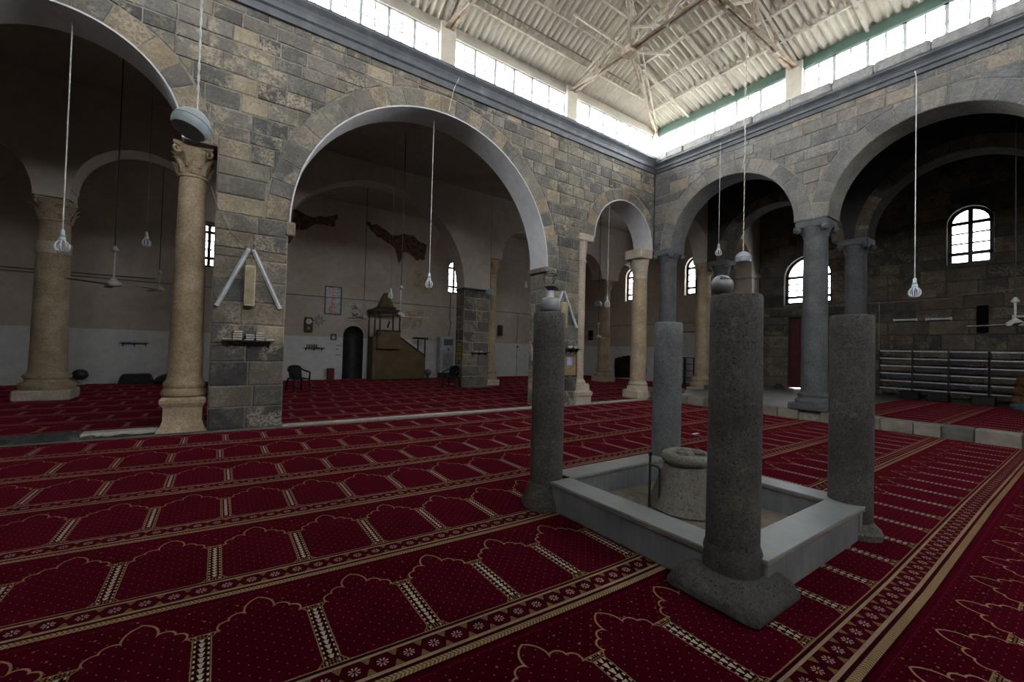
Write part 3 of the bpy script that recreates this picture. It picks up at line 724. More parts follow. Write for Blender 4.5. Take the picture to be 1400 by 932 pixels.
# ---- prayer hall beyond the left wall
mz = 5.15
MC = [(-5.4, 1.5, mz), (-1.85, 1.4, 5.40), (4.77, 3.52, 4.06), (11.7, 1.6, 5.50), (15.22, 1.17, 5.42), (18.85, 1.20, 5.42)]
MY = 15.4
poly = [(-7.2, -.01), (-6.9, -.01)] + arc(*MC[0][:1], MC[0][2], MC[0][1]) + [(-3.9, mz), (-3.25, mz)] + arc(MC[1][0], MC[1][2], MC[1][1]) + [(-.45, mz), (-.1, mz), (-.1, -.01), (1.25, -.01)] + \
       arc(MC[2][0], MC[2][2], MC[2][1]) + [(8.29, -.01), (9.52, -.01), (9.52, 5.5)] + arc(MC[3][0], MC[3][2], MC[3][1]) + [(13.3, 5.42), (14.05, 5.42)] + arc(MC[4][0], MC[4][2], MC[4][1]) + \
       [(17.65, 5.42)] + arc(MC[5][0], MC[5][2], MC[5][1]) + [(20.05, CEIL), (-7.2, CEIL)]
wm = struct(MB().prism(poly, fnA(MY), 0, .70).build('wall_middle', 'plaster_mid'))
for c_, r_, s_ in MC: soffit(wm, fnA(MY), 'plaster_mid', c_, s_, r_, -.01, .71, t=.02)
blocks(wm, fnA(MY), 'basalt_block', 8.29, 9.52, 0, 4.06, [], ch=(.42, .56), bl=(.45, .75), seed=31, name='pier_block', depth=.05, proud=.02)
blocks(wm, fnB(8.29), 'basalt_block', MY, MY+.70, 0, 4.06, [], ch=(.42, .56), bl=(.35, .5), seed=32, name='pier_block', depth=.05, proud=.02)
MB().cbox((8.24, MY-.06, 4.0), (9.54, MY+.74, 4.09), .02).build('impost', 'basalt_worn', wm)

def wall_holes(name, fn, a0, a1, z0, z1, holes, d0, d1, mat):
    mb = MB(); a = a0
    R4 = lambda x0, x1, b0, b1: mb.prism([(x0, b0), (x1, b0), (x1, b1), (x0, b1)], fn, d0, d1)
    for ac, hf, zb, zs in sorted(holes):
        R4(a, ac-hf, z0, z1)
        if zb > z0: R4(ac-hf, ac+hf, z0, zb)
        if zs is None: pass
        mb.prism([(ac-hf, z1)]+arc(ac, zs, hf, 16)+[(ac+hf, z1)], fn, d0, d1); a = ac+hf
    R4(a, a1, z0, z1)
    return struct(mb.build(name, mat))
HW = [(-.42, .40, 4.5, 5.9), (10.38, .40, 4.5, 5.9)]
wb = wall_holes('wall_back', fnA(YB), -8, XO+.4, -.01, CEIL, HW+[(5.18, .46, -.01, 2.03)], 0, .5, 'plaster_back')
YWIN = [(16.33, .54, 4.64, 6.06), (12.40, .54, 4.66, 6.08)]
struct(MB().box((4.4, YB+.5, -.01), (6.0, YB+.6, 3.0)).build('niche_light_block', 'plaster_mid'))  # unseen box added behind the prayer niche to stop daylight leaking in
wh = wall_holes('wall_hall_right', fnB(XO), 9.6, YB, -.01, CEIL, YWIN, 0, .5, 'plaster_back')
BWIN = [(7.33, .86, 3.81, 4.97), (2.72, .52, 4.78, 6.17)]
DOOR = (7.28, .72, RF, 3.25)
def outer():
    mb = MB(); fn = fnB(XO)
    R4 = lambda x0, x1, b0, b1: mb.prism([(x0, b0), (x1, b0), (x1, b1), (x0, b1)], fn, .006, .5)
    a, b = BWIN[1][0], BWIN[1][1]; c, d = BWIN[0][0], BWIN[0][1]
    R4(YD, a-b, -.01, CEIL); R4(a-b, a+b, -.01, BWIN[1][2]); mb.prism([(a-b, CEIL)]+arc(a, BWIN[1][3], b, 16)+[(a+b, CEIL)], fn, .006, .5)
    R4(a+b, c-d, -.01, CEIL); mb.prism([(c-d, CEIL)]+arc(c, BWIN[0][3], d, 16)+[(c+d, CEIL)], fn, .006, .5)
    R4(c-d, DOOR[0]-DOOR[1], -.01, BWIN[0][2]); R4(DOOR[0]+DOOR[1], c+d, -.01, BWIN[0][2]); R4(DOOR[0]-DOOR[1], DOOR[0]+DOOR[1], DOOR[3], BWIN[0][2]); R4(DOOR[0]-DOOR[1], DOOR[0]+DOOR[1], -.01, RF)
    R4(c+d, 9.6, -.01, CEIL)
    return struct(mb.build('wall_right_outer', 'mortar_dark'))
wo_ = outer()
blocks(wo_, fnB(XO), 'basalt_block_outer', .6, 9.2, RF, 8.2, [(BWIN[0][0], BWIN[0][1], BWIN[0][2], BWIN[0][3], 0), (BWIN[0][0], BWIN[0][1], BWIN[0][3], BWIN[0][3], BWIN[0][1]),
       (BWIN[1][0], BWIN[1][1], BWIN[1][2], BWIN[1][3], 0), (BWIN[1][0], BWIN[1][1], BWIN[1][3], BWIN[1][3], BWIN[1][1]), (DOOR[0], DOOR[1], RF, DOOR[3], 0)], ch=(.36, .52), bl=(.6, 1.15), seed=40, depth=.05, proud=.02)
MB().cbox((XO-.10, 6.0, 3.30), (XO+.3, 8.7, 3.62), .03).build('door_lintel', 'basalt_worn', wo_)
# aisle arcade inside the right aisle
AC_ = [(6.80, 1.70), (2.35, 1.85), (-2.0, 1.8), (-6.2, 1.8)]; ASP = 5.22
poly = [(9.21, CEIL), (9.21, ASP)]
for c_, r_ in AC_: poly += arc(c_, ASP, r_, a0=0, a1=PI)
poly += [(YD, ASP), (YD, CEIL)]
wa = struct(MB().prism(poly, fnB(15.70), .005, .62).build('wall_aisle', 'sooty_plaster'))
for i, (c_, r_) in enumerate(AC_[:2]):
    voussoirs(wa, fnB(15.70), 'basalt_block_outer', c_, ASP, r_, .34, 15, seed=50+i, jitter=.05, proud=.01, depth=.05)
    soffit(wa, fnB(15.70), 'matt_dark_lining', c_, ASP, r_, 0, .63, name='arch_lining', t=.004)
# cross wall between the hall and the right aisle, in line with the left court wall
XCR = [(14.45, 1.50, 5.30), (17.95, 1.40, 5.30)]
poly = [(13.07, 5.2), (12.95, 5.30)] + arc(XCR[0][0], XCR[0][2], XCR[0][1])[1:] + arc(XCR[1][0], XCR[1][2], XCR[1][1]) + [(19.35, -.01), (20.02, -.01), (20.02, CEIL), (13.07, CEIL)]
poly = [(13.08, 5.2)] + arc(XCR[0][0], XCR[0][2], XCR[0][1])[1:] + arc(XCR[1][0], XCR[1][2], XCR[1][1]) + [(19.35, -.01), (20.02, -.01), (20.02, CEIL), (13.08, CEIL)]
wx = struct(MB().prism(poly, fnA(YA+.02), 0, TH-.04).build('wall_cross', 'plaster_mid'))
for c_, r_, s_ in XCR: soffit(wx, fnA(YA+.02), 'plaster_mid', c_, s_, r_, -.0, TH-.03, t=.01)
MB().cbox((19.22, YA-.05, 5.05), (20.0, YA+TH, 5.30), .03).build('impost', 'limestone_pale', wx)
# ceilings
struct(MB().box((-8, YA+TH-.0, CEIL), (XO+.5, YB+.5, CEIL+.06)).build('ceiling', 'plaster_ceiling'))
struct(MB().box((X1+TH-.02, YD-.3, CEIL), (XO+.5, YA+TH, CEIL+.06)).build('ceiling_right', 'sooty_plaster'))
# pale flat roofs of the hall and aisle outside, under the clerestory
struct(MB().box((-8, YA+TH, CEIL+.06), (XO+.5, YB+.5, CEIL+.10)).build('roof_hall', 'flat_roof'))
struct(MB().box((X1+TH, YD-.3, CEIL+.06), (XO+.5, YA+TH, CEIL+.10)).build('roof_aisle', 'flat_roof'))
struct(MB().box((-12, YD-12, CEIL+.06), (X0-TH, YA, CEIL+.10)).build('roof_left', 'flat_roof'))
struct(MB().box((X0-TH, YD-12, CEIL+.06), (XO+.5, YD-TH, CEIL+.10)).build('roof_behind', 'flat_roof'))
struct(MB().box((-8.4, YA, -.01), (-8, YB+.5, CEIL)).build('wall_hall_left', 'plaster_back'))
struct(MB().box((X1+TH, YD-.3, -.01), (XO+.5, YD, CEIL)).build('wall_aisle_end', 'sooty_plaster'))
struct(MB().box((-8, YA, -.01), (-4.7, YA+TH, CEIL)).build('wall_hall_front', 'plaster_mid'))

# ---- arched windows
def arched_window(fn, ac, hf, zb, zs, mat='window_frame', fr=.10, dd=(.16, .22), rot=0, bars=(0.0,), rails=(.0, .42)):
    WN[0] += 1
    o = MB(); k = 16
    outer_ = [(ac-hf, zb)]+arc(ac, zs, hf, k)+[(ac+hf, zb)]; inner = [(ac-hf+fr, zb+fr)]+arc(ac, zs, hf-fr, k)+[(ac+hf-fr, zb+fr)]
    n = len(outer_); vs = [fn(*q, dd[0]) for q in outer_]+[fn(*q, dd[1]) for q in outer_]+[fn(*q, dd[0]) for q in inner]+[fn(*q, dd[1]) for q in inner]; fs = []
    for i in range(n):
        j = (i+1) % n; fs += [(i, j, 2*n+j, 2*n+i), (n+i, 3*n+i, 3*n+j, n+j), (2*n+i, 2*n+j, 3*n+j, 3*n+i), (i, n+i, n+j, j)]
    w_ = struct(o.add(vs, fs).build('window_%d' % WN[0], mat))
    bw = .055
    MB().prism([(ac-bw, zb), (ac+bw, zb), (ac+bw, zs+hf-.02), (ac-bw, zs+hf-.02)], fn, dd[0]+.01, dd[1]-.01).build('mullion', mat, w_)
    zt = zs; zl = zb+(zs-zb)*.27
    for z in (zt, zl): MB().prism([(ac-hf, z-bw), (ac+hf, z-bw), (ac+hf, z+bw), (ac-hf, z+bw)], fn, dd[0], dd[1]).build('rail', mat, w_)
    zs_ = [zl+(zt-zl)*i/3 for i in (1, 2)]
    for z in zs_:
        for s0, s1 in ((ac-hf+fr, ac-bw), (ac+bw, ac+hf-fr)): MB().prism([(s0, z-.025), (s1, z-.025), (s1, z+.025), (s0, z+.025)], fn, dd[0]+.01, dd[1]-.01).build('glazing_bar', mat, w_)
    lv = [zb+fr*.5, zl]+zs_+[zt]
    for z0_, z1_ in zip(lv[:-1], lv[1:]):
        for s0, s1 in ((ac-hf+fr*.5, ac), (ac, ac+hf-fr*.5)): MB().prism([(s0, z0_), (s1, z0_), (s1, z1_), (s0, z1_)], fn, .188, .192).build('pane', 'dimmed_glass', w_)
    for q in (arc(ac, zs, hf-.02, 8, PI, PI/2)+[(ac, zs)], arc(ac, zs, hf-.02, 8, PI/2, 0)+[(ac, zs)]): MB().prism(q, fn, .188, .192).build('pane', 'dimmed_glass', w_)
    c = Vector(fn(ac, (zb+zs+hf)/2, .45)); nrm = (Vector(fn(0, 0, 0))-Vector(fn(0, 0, 1)))
    aim_portal(c, PI if abs(nrm.y) > .5 else PI/2, 2*hf, zs+hf-zb)
for h_ in HW: arched_window(fnA(YB), *h_)
for h_ in YWIN: arched_window(fnB(XO), *h_)
for h_ in BWIN: arched_window(fnB(XO), *h_)
# door of the right aisle
dr = struct(MB().box((XO+.18, DOOR[0]-DOOR[1]-.05, RF+.03), (XO+.23, DOOR[0]+DOOR[1]+.05, DOOR[3]+.05)).build('door_1', 'door_red'))
for i in range(4):
    y0_ = DOOR[0]-DOOR[1]+.08+i*(2*DOOR[1]-.16)/4
    for z0_, z1_ in ((.45, 1.6), (1.72, 3.1)): MB().cbox((XO+.15, y0_+.03, z0_), (XO+.19, y0_+(2*DOOR[1]-.16)/4-.03, z1_), .012).build('door_panel', 'door_red', dr)
MB().box((XO+.13, DOOR[0]-.02, RF+.03), (XO+.19, DOOR[0]+.02, DOOR[3]-.03)).build('meeting_stile', 'wood_dark', dr)
aim_portal((XO+.3, DOOR[0], RF+.02), PI/2, 1.3, .04)

# ================================================================== CARPETS
def wrp(x):
    P_ = [(-9, .25), (-4, .22), (-1, .10), (.5, .02), (2.2, -.05), (4, -.06), (7, -.02), (12, 0), (30, 0)]
    for (a, b_), (c, d) in zip(P_[:-1], P_[1:]):
        if a <= x <= c: return b_+(d-b_)*(x-a)/(c-a)
    return 0
def carpet(x0, x1, yb, label, phase, v0=-.31, v1=.88, z=0.0, group=None, warp=True, th=.011):
    n = max(2, int((x1-x0)/.4)); vs = []; fs = []; uv = []
    for i in range(n+1):
        x = x0+(x1-x0)*i/n; o = wrp(x) if warp else 0
        for v in (v0, v1): vs.append((x, yb+v+o, z)); uv.append((((x-phase)*1.003)+NP*40.5, v))
        for v in (v0, v1): vs.append((x, yb+v+o, z-th)); uv.append((((x-phase)*1.003)+NP*40.5, v))
    for i in range(n):
        a = i*4; b_ = a+4
        fs += [(a, b_, b_+1, a+1), (a+2, a+3, b_+3, b_+2), (a, a+2, b_+2, b_), (a+1, b_+1, b_+3, a+3)]
    me = bpy.data.meshes.new('prayer_carpet'); me.from_pydata(vs, [], fs); me.update()
    l = me.uv_layers.new(name='uv')
    for lp in me.loops: l.data[lp.index].uv = uv[lp.vertex_index]
    o = link('prayer_carpet', me, 'prayer_carpet')
    return tag(o, label, 'carpet', group)
ORD = ['first', 'second', 'third', 'fourth', 'fifth', 'sixth', 'seventh', 'eighth', 'ninth', 'tenth', 'eleventh']
PH = {0: 3.87, 1: .53, 2: .58, 3: .66, 4: .70, 5: .62, 6: .70, -1: 3.28, -2: 3.3, -3: 3.1}
for k in range(6, -4, -1):
    yb = 1.03+1.19*k
    carpet(X0+.02, 12.26, yb, 'crimson prayer carpet strip with gold niches, %s row in the court from the pale threshold' % ORD[6-k], PH[k], v1=.88 if k < 6 else .80, group='prayer carpets in the court')
for k, (a, b_) in enumerate(((1.12, 7.50), (9.42, 12.0))):
    carpet(a, b_, 9.62, 'short crimson carpet strip lying in the %s arch of the left wall' % ('great' if k == 0 else 'small right'), .4, v0=-.31, v1=.34, warp=False, group='prayer carpets in the hall')
for k in range(9):
    yb = 10.28+1.19*k
    kw = dict(v1=.88 if k < 8 else .55, warp=False, group='prayer carpets in the hall'); ph = .3+.13*(k % 3)
    if k in (4, 5):
        for (xa, xb), nm in (((-6.85, -.14), 'left'), ((1.29, 8.24), 'middle'), ((9.56, XO-.05), 'right')):
            carpet(xa, xb, yb, '%s piece of the %s prayer carpet row in the hall, cut between the hall piers' % (nm, ORD[k]), ph, **kw)
    else: carpet(-7.9, XO-.05, yb, 'dim crimson prayer carpet strip with gold niches, %s row in the hall from the arches' % ORD[k], ph, **kw)
for k, (yb, v0, v1) in enumerate(((3.46, -.31, .60), (2.27, -.31, .88), (1.08, -.31, .88), (-.11, -.31, .88))):
    carpet(12.74, 19.2, yb, 'crimson prayer carpet strip on the raised right aisle, %s row from the door' % ORD[k], .2+.1*k, v0=v0, v1=v1, z=RF+.008, warp=False, group='prayer carpets in the right aisle')
# threshold strips
struct(MB().cbox((1.06, 9.14, -.01), (7.56, 9.30, .022), .008).build('trim_60', 'marble_strip'))
struct(MB().cbox((9.45, 9.14, -.01), (12.1, 9.30, .022), .008).build('trim_61', 'marble_strip'))
rub = MB(); rng = random.Random(3); n = 40; top = []; 
rs = []
for i in range(n+1):
    x = -3.9+3.2*i/n; j = lambda s_: rng.uniform(-s_, s_)
    rs.append([(x, 9.32+j(.03), -.01), (x, 9.40+j(.03), .05+j(.02)), (x, 9.62+j(.05), .06+j(.03)), (x, 9.80+j(.05), .04+j(.02)), (x, 9.94+j(.04), -.01)])
struct(rub.rings(rs).build('trim_62', 'dark_rubble', smooth=True))
struct(MB().cbox((-1.75, 9.36, .0), (-.80, 9.60, .075), .02).build('trim_63', 'marble_strip'))

# ================================================================== COLUMNS
def lathe_obj(name, prof, mat, parent, n=28, wobble=0, seed=1, c=(0, 0), smooth=True):
    rng = random.Random(seed); ph = [rng.uniform(0, 6.28) for _ in range(4)]
    wob = (lambda a, z: 1+wobble*(math.sin(3*a+ph[0]+z*2)+.7*math.sin(5*a+ph[1]-z*3.1)+.5*math.sin(9*a+ph[2]+z*5))) if wobble else None
    return MB().lathe(prof, n, c, wob).build(name, mat, parent, smooth=smooth)
def shaft(name, r0, r1, z0, z1, mat, parent, seg=10, wobble=.004, seed=1, n=28, entasis=.012):
    pr = []
    for i in range(seg+1):
        k = i/seg; pr.append((r0+(r1-r0)*k+entasis*math.sin(PI*k)*r0, z0+(z1-z0)*k))
    return lathe_obj(name, pr, mat, parent, n, wobble, seed)
leaf_me = {}
def corinthian(parent, z0, z1, r, half, mat, name='capital'):
    H = z1-z0
    cap = lathe_obj(name, [(r*1.08, z0), (r*1.13, z0+.02), (r*1.13, z0+.045), (r*1.0, z0+.06), (r*1.02, z0+H*.35), (r*1.12, z0+H*.65), (r*1.35, z0+H*.86), (r*1.35, z0+H*.9)], mat, parent, 24)
    # abacus with concave sides
    ring = []
    for k in range(4):
        a0 = PI/4+k*PI/2; c0 = (half*1.35*math.cos(a0), half*1.35*math.sin(a0)); a1 = a0+PI/2; c1 = (half*1.35*math.cos(a1), half*1.35*math.sin(a1))
        for t in (0.0, .12, .3, .5, .7, .88):
            x, y = c0[0]+(c1[0]-c0[0])*t, c0[1]+(c1[1]-c0[1])*t; d = 1-.20*math.sin(PI*t); ring.append((x*d, y*d))
    MB().rings([[(x*.93, y*.93, z0+H*.87) for x, y in ring], [(x, y, z0+H*.91) for x, y in ring], [(x, y, z1) for x, y in ring]]).build('abacus', mat, cap)
    for row, (cnt, zb, hh, out) in enumerate(((8, .10, .34, .35), (8, .30, .40, .48))):
        key = (round(H, 3), round(r, 3), row)
        if key not in leaf_me:
            w_ = 2*PI*r/cnt*.46; rings_ = []
            for t, oo, ww in ((0, .0, .8), (.3, .03, 1.0), (.6, .10, 1.0), (.82, .24, .8), (1.0, out, .55), (.93, out*1.18, .3)):
                x = r*(1.0+oo*.9); z = z0+H*(zb+hh*t); rings_.append([(x, -w_*ww, z), (x+.035*(1 if ww > .5 else .6), 0, z), (x, w_*ww, z), (x-.03, 0, z)])
            rings_ = [[(x_*1.06, y_, z_) for x_, y_, z_ in r_] for r_ in rings_]; leaf_me[key] = MB().rings(rings_).mesh('acanthus_leaf', True); leaf_me[key].materials.append(MATS[mat])
        for i in range(cnt): link('acanthus_leaf', leaf_me[key], None, cap, rot=(0, 0, 2*PI*(i+.5*row)/cnt))
    for k in range(4):
        a0 = PI/4+k*PI/2; p = Vector((math.cos(a0), math.sin(a0), 0)); q = Vector((-p.y, p.x, 0)); cc = p*half*1.14+Vector((0, 0, z0+H*.78)); pts = []
        for i in range(14):
            a = i*.62; rr = .085*(1-i/16)*H/.55; pts.append(cc+p*(math.cos(a+1.6)*rr)+Vector((0, 0, math.sin(a+1.6)*rr)))
        MB().tube(pts, [.030*(1-.04*i) for i in range(14)], 6).build('volute', mat, cap, smooth=True)
    return cap
def ionic(parent, z0, z1, r, half, mat):
    H = z1-z0
    cap = lathe_obj('capital', [(r*.98, z0-.05), (r*1.07, z0), (r*1.07, z0+.05), (r*1.2, z0+H*.3), (r*1.32, z0+H*.55), (r*1.32, z0+H*.62)], mat, parent, 24)
    MB().cbox((-half, -half, z0+H*.52), (half, half, z1), .035).build('abacus', mat, cap)
    for sx in (-1, 1):
        for sy in (-1, 1):
            cx, cy = sx*half*.92, sy*half*.92; pts = []
            MB().tube([(cx-.06*sx, cy-.06*sy, z0+H*.50), (cx, cy, z0+H*.42), (cx+.03*sx, cy+.03*sy, z0+H*.36)], [.085, .095, .055], 10).build('volute', mat, cap, smooth=True)
    return cap
def attic_base(parent, r, z0, z1, mat, half=None, plinth_h=.14):
    H = z1-z0; zp = z0+plinth_h
    bs = lathe_obj('base', [(r*1.42, zp), (r*1.48, zp+H*.06), (r*1.48, zp+H*.16), (r*1.38, zp+H*.22), (r*1.24, zp+H*.26), (r*1.20, zp+(z1-zp)*.55), (r*1.28, zp+(z1-zp)*.62), (r*1.30, zp+(z1-zp)*.75), (r*1.22, zp+(z1-zp)*.85), (r*1.10, zp+(z1-zp)*.9), (r*1.06, z1)], mat, parent, 28, .004)
    half = half or r*1.5
    MB().cbox((-half, -half, z0), (half, half, zp), .02).build('plinth', mat, parent)
    return bs
# tan column beside the left pier of the great arch
c = thing('stone_column', 'tall weathered tan column with carved capital beside the left pier of the great arch', 'column', (-.47, 9.62, 0), group='columns of the court arcade')
MB().rings([[(sx*q, sy*q, z) for sx, sy in ((-1, -1), (1, -1), (1, 1), (-1, 1))] for q, z in ((.36, 0), (.30, .12), (.275, .20), (.275, .42), (.30, .46), (.325, .50), (.33, .56), (.30, .60))]).build('pedestal', 'limestone_column', c)
lathe_obj('base', [(.30, .60), (.335, .63), (.335, .68), (.31, .72), (.285, .75), (.305, .78), (.31, .83), (.285, .87), (.27, .90), (.262, .94)], 'limestone_column', c, 28, .012, 4)
shaft('shaft', .258, .200, .94, 4.52, 'limestone_column', c, wobble=.006, seed=3)
corinthian(c, 4.52, LSP, .205, .30, 'limestone_column')
# column of the right pier
c = thing('stone_column', 'slim pale column with plain block capital against the right pier of the great arch', 'column', (9.03, 9.42, 0), group='columns of the court arcade')
MB().rings([[(sx*q*1.0, sy*q, z) for sx, sy in ((-1, -1), (1, -1), (1, 1), (-1, 1))] for q, z in ((.31, 0), (.31, .24), (.34, .26), (.34, .36), (.27, .42), (.26, .58), (.24, .62))]).build('pedestal', 'limestone_pale', c)
lathe_obj('base', [(.25, .62), (.26, .66), (.24, .70), (.22, .72), (.20, .76)], 'limestone_pale', c, 24)
shaft('shaft', .195, .185, .76, 4.30, 'limestone_pale', c, wobble=.004, seed=5)
lathe_obj('capital', [(.20, 4.28), (.21, 4.30), (.21, 4.36), (.185, 4.38), (.20, 4.6), (.235, 4.92), (.24, 4.94)], 'limestone_pale', c, 24)
MB().cbox((-.28, -.26, 4.94), (.37, .30, 5.15), .03).build('abacus', 'limestone_pale', c)
# corner column, tan
c = thing('stone_column', 'smooth tan column at the far corner of the court beside the dark corner column', 'column', (12.13, 9.60, 0), group='columns of the court arcade')
MB().cbox((-.42, -.38, 0), (.36, .36, .30), .05).build('plinth', 'limestone_pale', c)
lathe_obj('base', [(.37, .30), (.36, .40), (.31, .46), (.335, .50), (.30, .56), (.28, .60)], 'limestone_pale', c, 24, .01)
shaft('shaft', .275, .245, .60, 4.15, 'limestone_column', c, seed=8)
lathe_obj('capital', [(.25, 4.15), (.262, 4.18), (.245, 4.22), (.27, 4.6), (.31, 4.85)], 'limestone_pale', c, 24)
MB().cbox((-.42, -.38, 4.85), (.20, .36, 5.17), .03).build('abacus', 'limestone_pale', c)
# dark columns of the right court wall
for i, (yy, lab) in enumerate(((8.84, 'grey basalt column at the far corner of the court under the right wall'), (4.46, 'grey basalt column with scrolled capital between the two arches of the right wall'), (.10, 'grey basalt column with scrolled capital at the near end of the right wall'), (-4.1, 'grey basalt column of the right wall behind the viewer'))):
    c = thing('basalt_column', lab, 'column', (12.68, yy, RF), group='basalt columns of the right wall')
    attic_base(c, .28, 0, .46, 'basalt_column_grey', half=.44, plinth_h=.16)
    shaft('shaft', .292, .262, .46, 4.46, 'basalt_column_grey', c, seed=11+i)
    ionic(c, 4.48, RSP-RF, .265, .36, 'basalt_column_grey' if i else 'basalt_column_grey')
# inner aisle columns
for i, (yy, lab) in enumerate(((8.78, 'dark basalt column in the right aisle nearest the plastered cross arches'), (4.56, 'dark basalt column standing inside the right aisle under the inner arcade'), (.2, 'dark basalt column at the near end of the inner aisle arcade'))):
    c = thing('basalt_column', lab, 'column', (16.02, yy, RF), group='basalt columns of the inner aisle')
    attic_base(c, .27, 0, .42, 'basalt_column_grey', half=.42)
    shaft('shaft', .275, .258, .42, 4.54, 'basalt_column_grey', c, seed=21+i)
    ionic(c, 4.56, ASP-RF, .26, .37, 'basalt_column_grey')
# hall columns
for (x, yy, z0, zc0, zc1, r, half, lab) in ((-3.57, 15.74, 0, 4.55, mz, .33, .38, 'thick tan column with carved capital in the hall seen through the left arch'),
        (9.80, 15.72, 0, 4.85, 5.50, .22, .27, 'slender tan column with carved capital beside the dark hall pier'),
        (13.67, 15.75, 0, 4.85, 5.42, .25, .33, 'tan hall column hidden behind the right pier of the great arch'),
        (17.03, 15.75, 0, 4.85, 5.42, .30, .46, 'tan column with carved capital in the hall seen through the small right arch'),
        (16.20, 9.62, 0, 4.75, 5.30, .29, .36, 'tan column under the cross arches behind the dark corner column')):
    c = thing('stone_column', lab, 'column', (x, yy, z0), group='columns of the prayer hall')
    MB().cbox((-r*1.55, -r*1.5, 0), (r*1.55, r*1.5, .26), .03).build('plinth', 'limestone_pale', c)
    lathe_obj('base', [(r*1.5, .26), (r*1.6, .32), (r*1.6, .38), (r*1.45, .43), (r*1.25, .46), (r*1.22, .52), (r*1.34, .56), (r*1.34, .62), (r*1.15, .66), (r*1.1, .72)], 'limestone_column', c, 24, .006)
    shaft('shaft', r*1.06, r*.88, .72, zc0, 'limestone_column', c, seed=int(x*10)+60)
    if x < 0: MB().lathe([(r*1.0, 3.72), (r*1.015, 3.74), (r*1.01, 4.0), (r*.99, 4.02)], 28).build('repair_band', 'limestone_pale', c, smooth=True)
    corinthian(c, zc0, zc1, r*.90, half*.86, 'limestone_column')

# ================================================================== BASIN WITH FOUR STUB COLUMNS
BX0, BX1, BY0, BY1, BZ, BT = 2.77, 4.93, 1.27, 3.50, .285, .27
bas = thing('ablution_basin', 'square grey stone basin with pale coping between four stub columns', 'basin', ((BX0+BX1)/2, (BY0+BY1)/2, 0))
ox, oy = bas.location.x, bas.location.y
def bpart(name, a, b_, mat, e=.012): return MB().cbox((a[0]-ox, a[1]-oy, a[2]), (b_[0]-ox, b_[1]-oy, b_[2]), e).build(name, mat, bas)
i_ = .015
RUNS = [((BX0, 1.52), (BX0+BT, 3.40)), ((BX1-BT, BY0), (BX1, BY1-.05)), ((2.93, BY0), (BX1-BT, BY0+BT)), ((2.93, BY1-BT), (BX1-BT, BY1)),]
for a, b_ in RUNS:
    bpart('basin_wall', (a[0]+i_, a[1]+i_, 0), (b_[0]-i_, b_[1]-i_, BZ-.045), 'basin_render')
    bpart('coping_bed', (*a, BZ-.045), (*b_, BZ-.022), 'basin_edge', .005)
    bpart('coping', (*a, BZ-.022), (*b_, BZ), 'basin_coping', .006)
bpart('basin_floor', (BX0+BT-.02, BY0+BT-.02, 0), (BX1-BT+.02, BY1-BT+.02, .03), 'basin_edge')
STUBS = [((2.90, 1.485), .166, 2.01, 'front stub column of the basin on a rough square plinth', 'front'), ((2.84, 3.39), .169, 1.99, 'left stub column of the basin with a gas stove on top', 'left'),
         ((4.86, 1.41), .170, 2.00, 'right stub column of the basin with a pale diagonal stain', 'right'), ((4.80, 3.33), .178, 2.00, 'rear stub column of the basin, smooth and grey', 'rear')]
for i, ((x, yy), r, h_, lab, nm) in enumerate(STUBS):
    c = thing('stub_column', 'dark basalt '+lab, 'column', (x, yy, 0), group='stub columns around the basin')
    z0 = {'front': .30, 'left': .22, 'right': .10, 'rear': .0}[nm]
    mt = 'basalt_column' if nm in ('front', 'left') else 'basalt_column_grey' if nm == 'rear' else 'basalt_column'
    pr = [(r*1.0, z0)]+[(r*(1.0-.02*k/12), z0+(h_-z0-.02)*k/12) for k in range(1, 13)]+[(r*.93, h_-.004), (r*.82, h_)]
    lathe_obj('shaft', pr, mt, c, 36, .008, 40+i)
    if nm == 'front':
        lathe_obj('neck', [(r*1.12, .16), (r*1.12, .26), (r*1.09, .29), (r*1.02, .33)], 'basalt_worn', c, 30, .012, 7)
        MB().rings([[(sx*q+ddx, sy*q, z) for sx, sy in ((-.92, -1), (.9, -1), (1, -.9), (1, .92), (.9, 1), (-.9, 1), (-1, .9), (-1, -.88))] for q, z, ddx in ((.295, 0, 0), (.308, .02, 0), (.305, .055, .004), (.292, .075, 0), (.27, .115, 0), (.225, .155, 0), (.19, .175, 0))]).build('plinth', 'basalt_worn', c, smooth=True)
    if nm == 'left': lathe_obj('foot', [(.245, 0), (.25, .05), (.215, .12), (.19, .20), (.178, .24)], 'basalt_column', c, 24, .03, 9)
    if nm == 'right': lathe_obj('foot', [(.24, 0), (.245, .05), (.20, .09), (.18, .12)], 'basalt_column', c, 24, .04, 13)
# well head
wc = (3.97, 2.50)
wl_ = thing('well_head', 'worn conical stone well head standing inside the basin', 'well head', (wc[0], wc[1], .03))
lathe_obj('drum', [(.35, 0), (.365, .02), (.35, .06), (.315, .18), (.275, .30), (.235, .40), (.205, .46)], 'well_stone', wl_, 36, .012, 3)
lathe_obj('rim', [(.205, .45), (.245, .475), (.26, .505), (.255, .54), (.235, .56), (.20, .57), (.17, .56), (.16, .53), (.05, .52)], 'well_stone', wl_, 36, .014, 5)
rng = random.Random(2)
for i in range(7):
    a = rng.uniform(0, 6.28); rr = rng.uniform(.02, .15); q = rng.uniform(.03, .06)
    MB().lathe([(q*.6, 0), (q, .012), (q*.8, .035), (q*.3, .045)], 7, (rr*math.cos(a), rr*math.sin(a)), lambda aa, z: 1+.2*math.sin(3*aa+i)).build('rubble_stone', 'well_stone', wl_, loc=(0, 0, .535))
pp = thing('water_pipe', 'pair of thin dark water pipes rising beside the well head', 'pipe', (3.66, 2.72, .03))
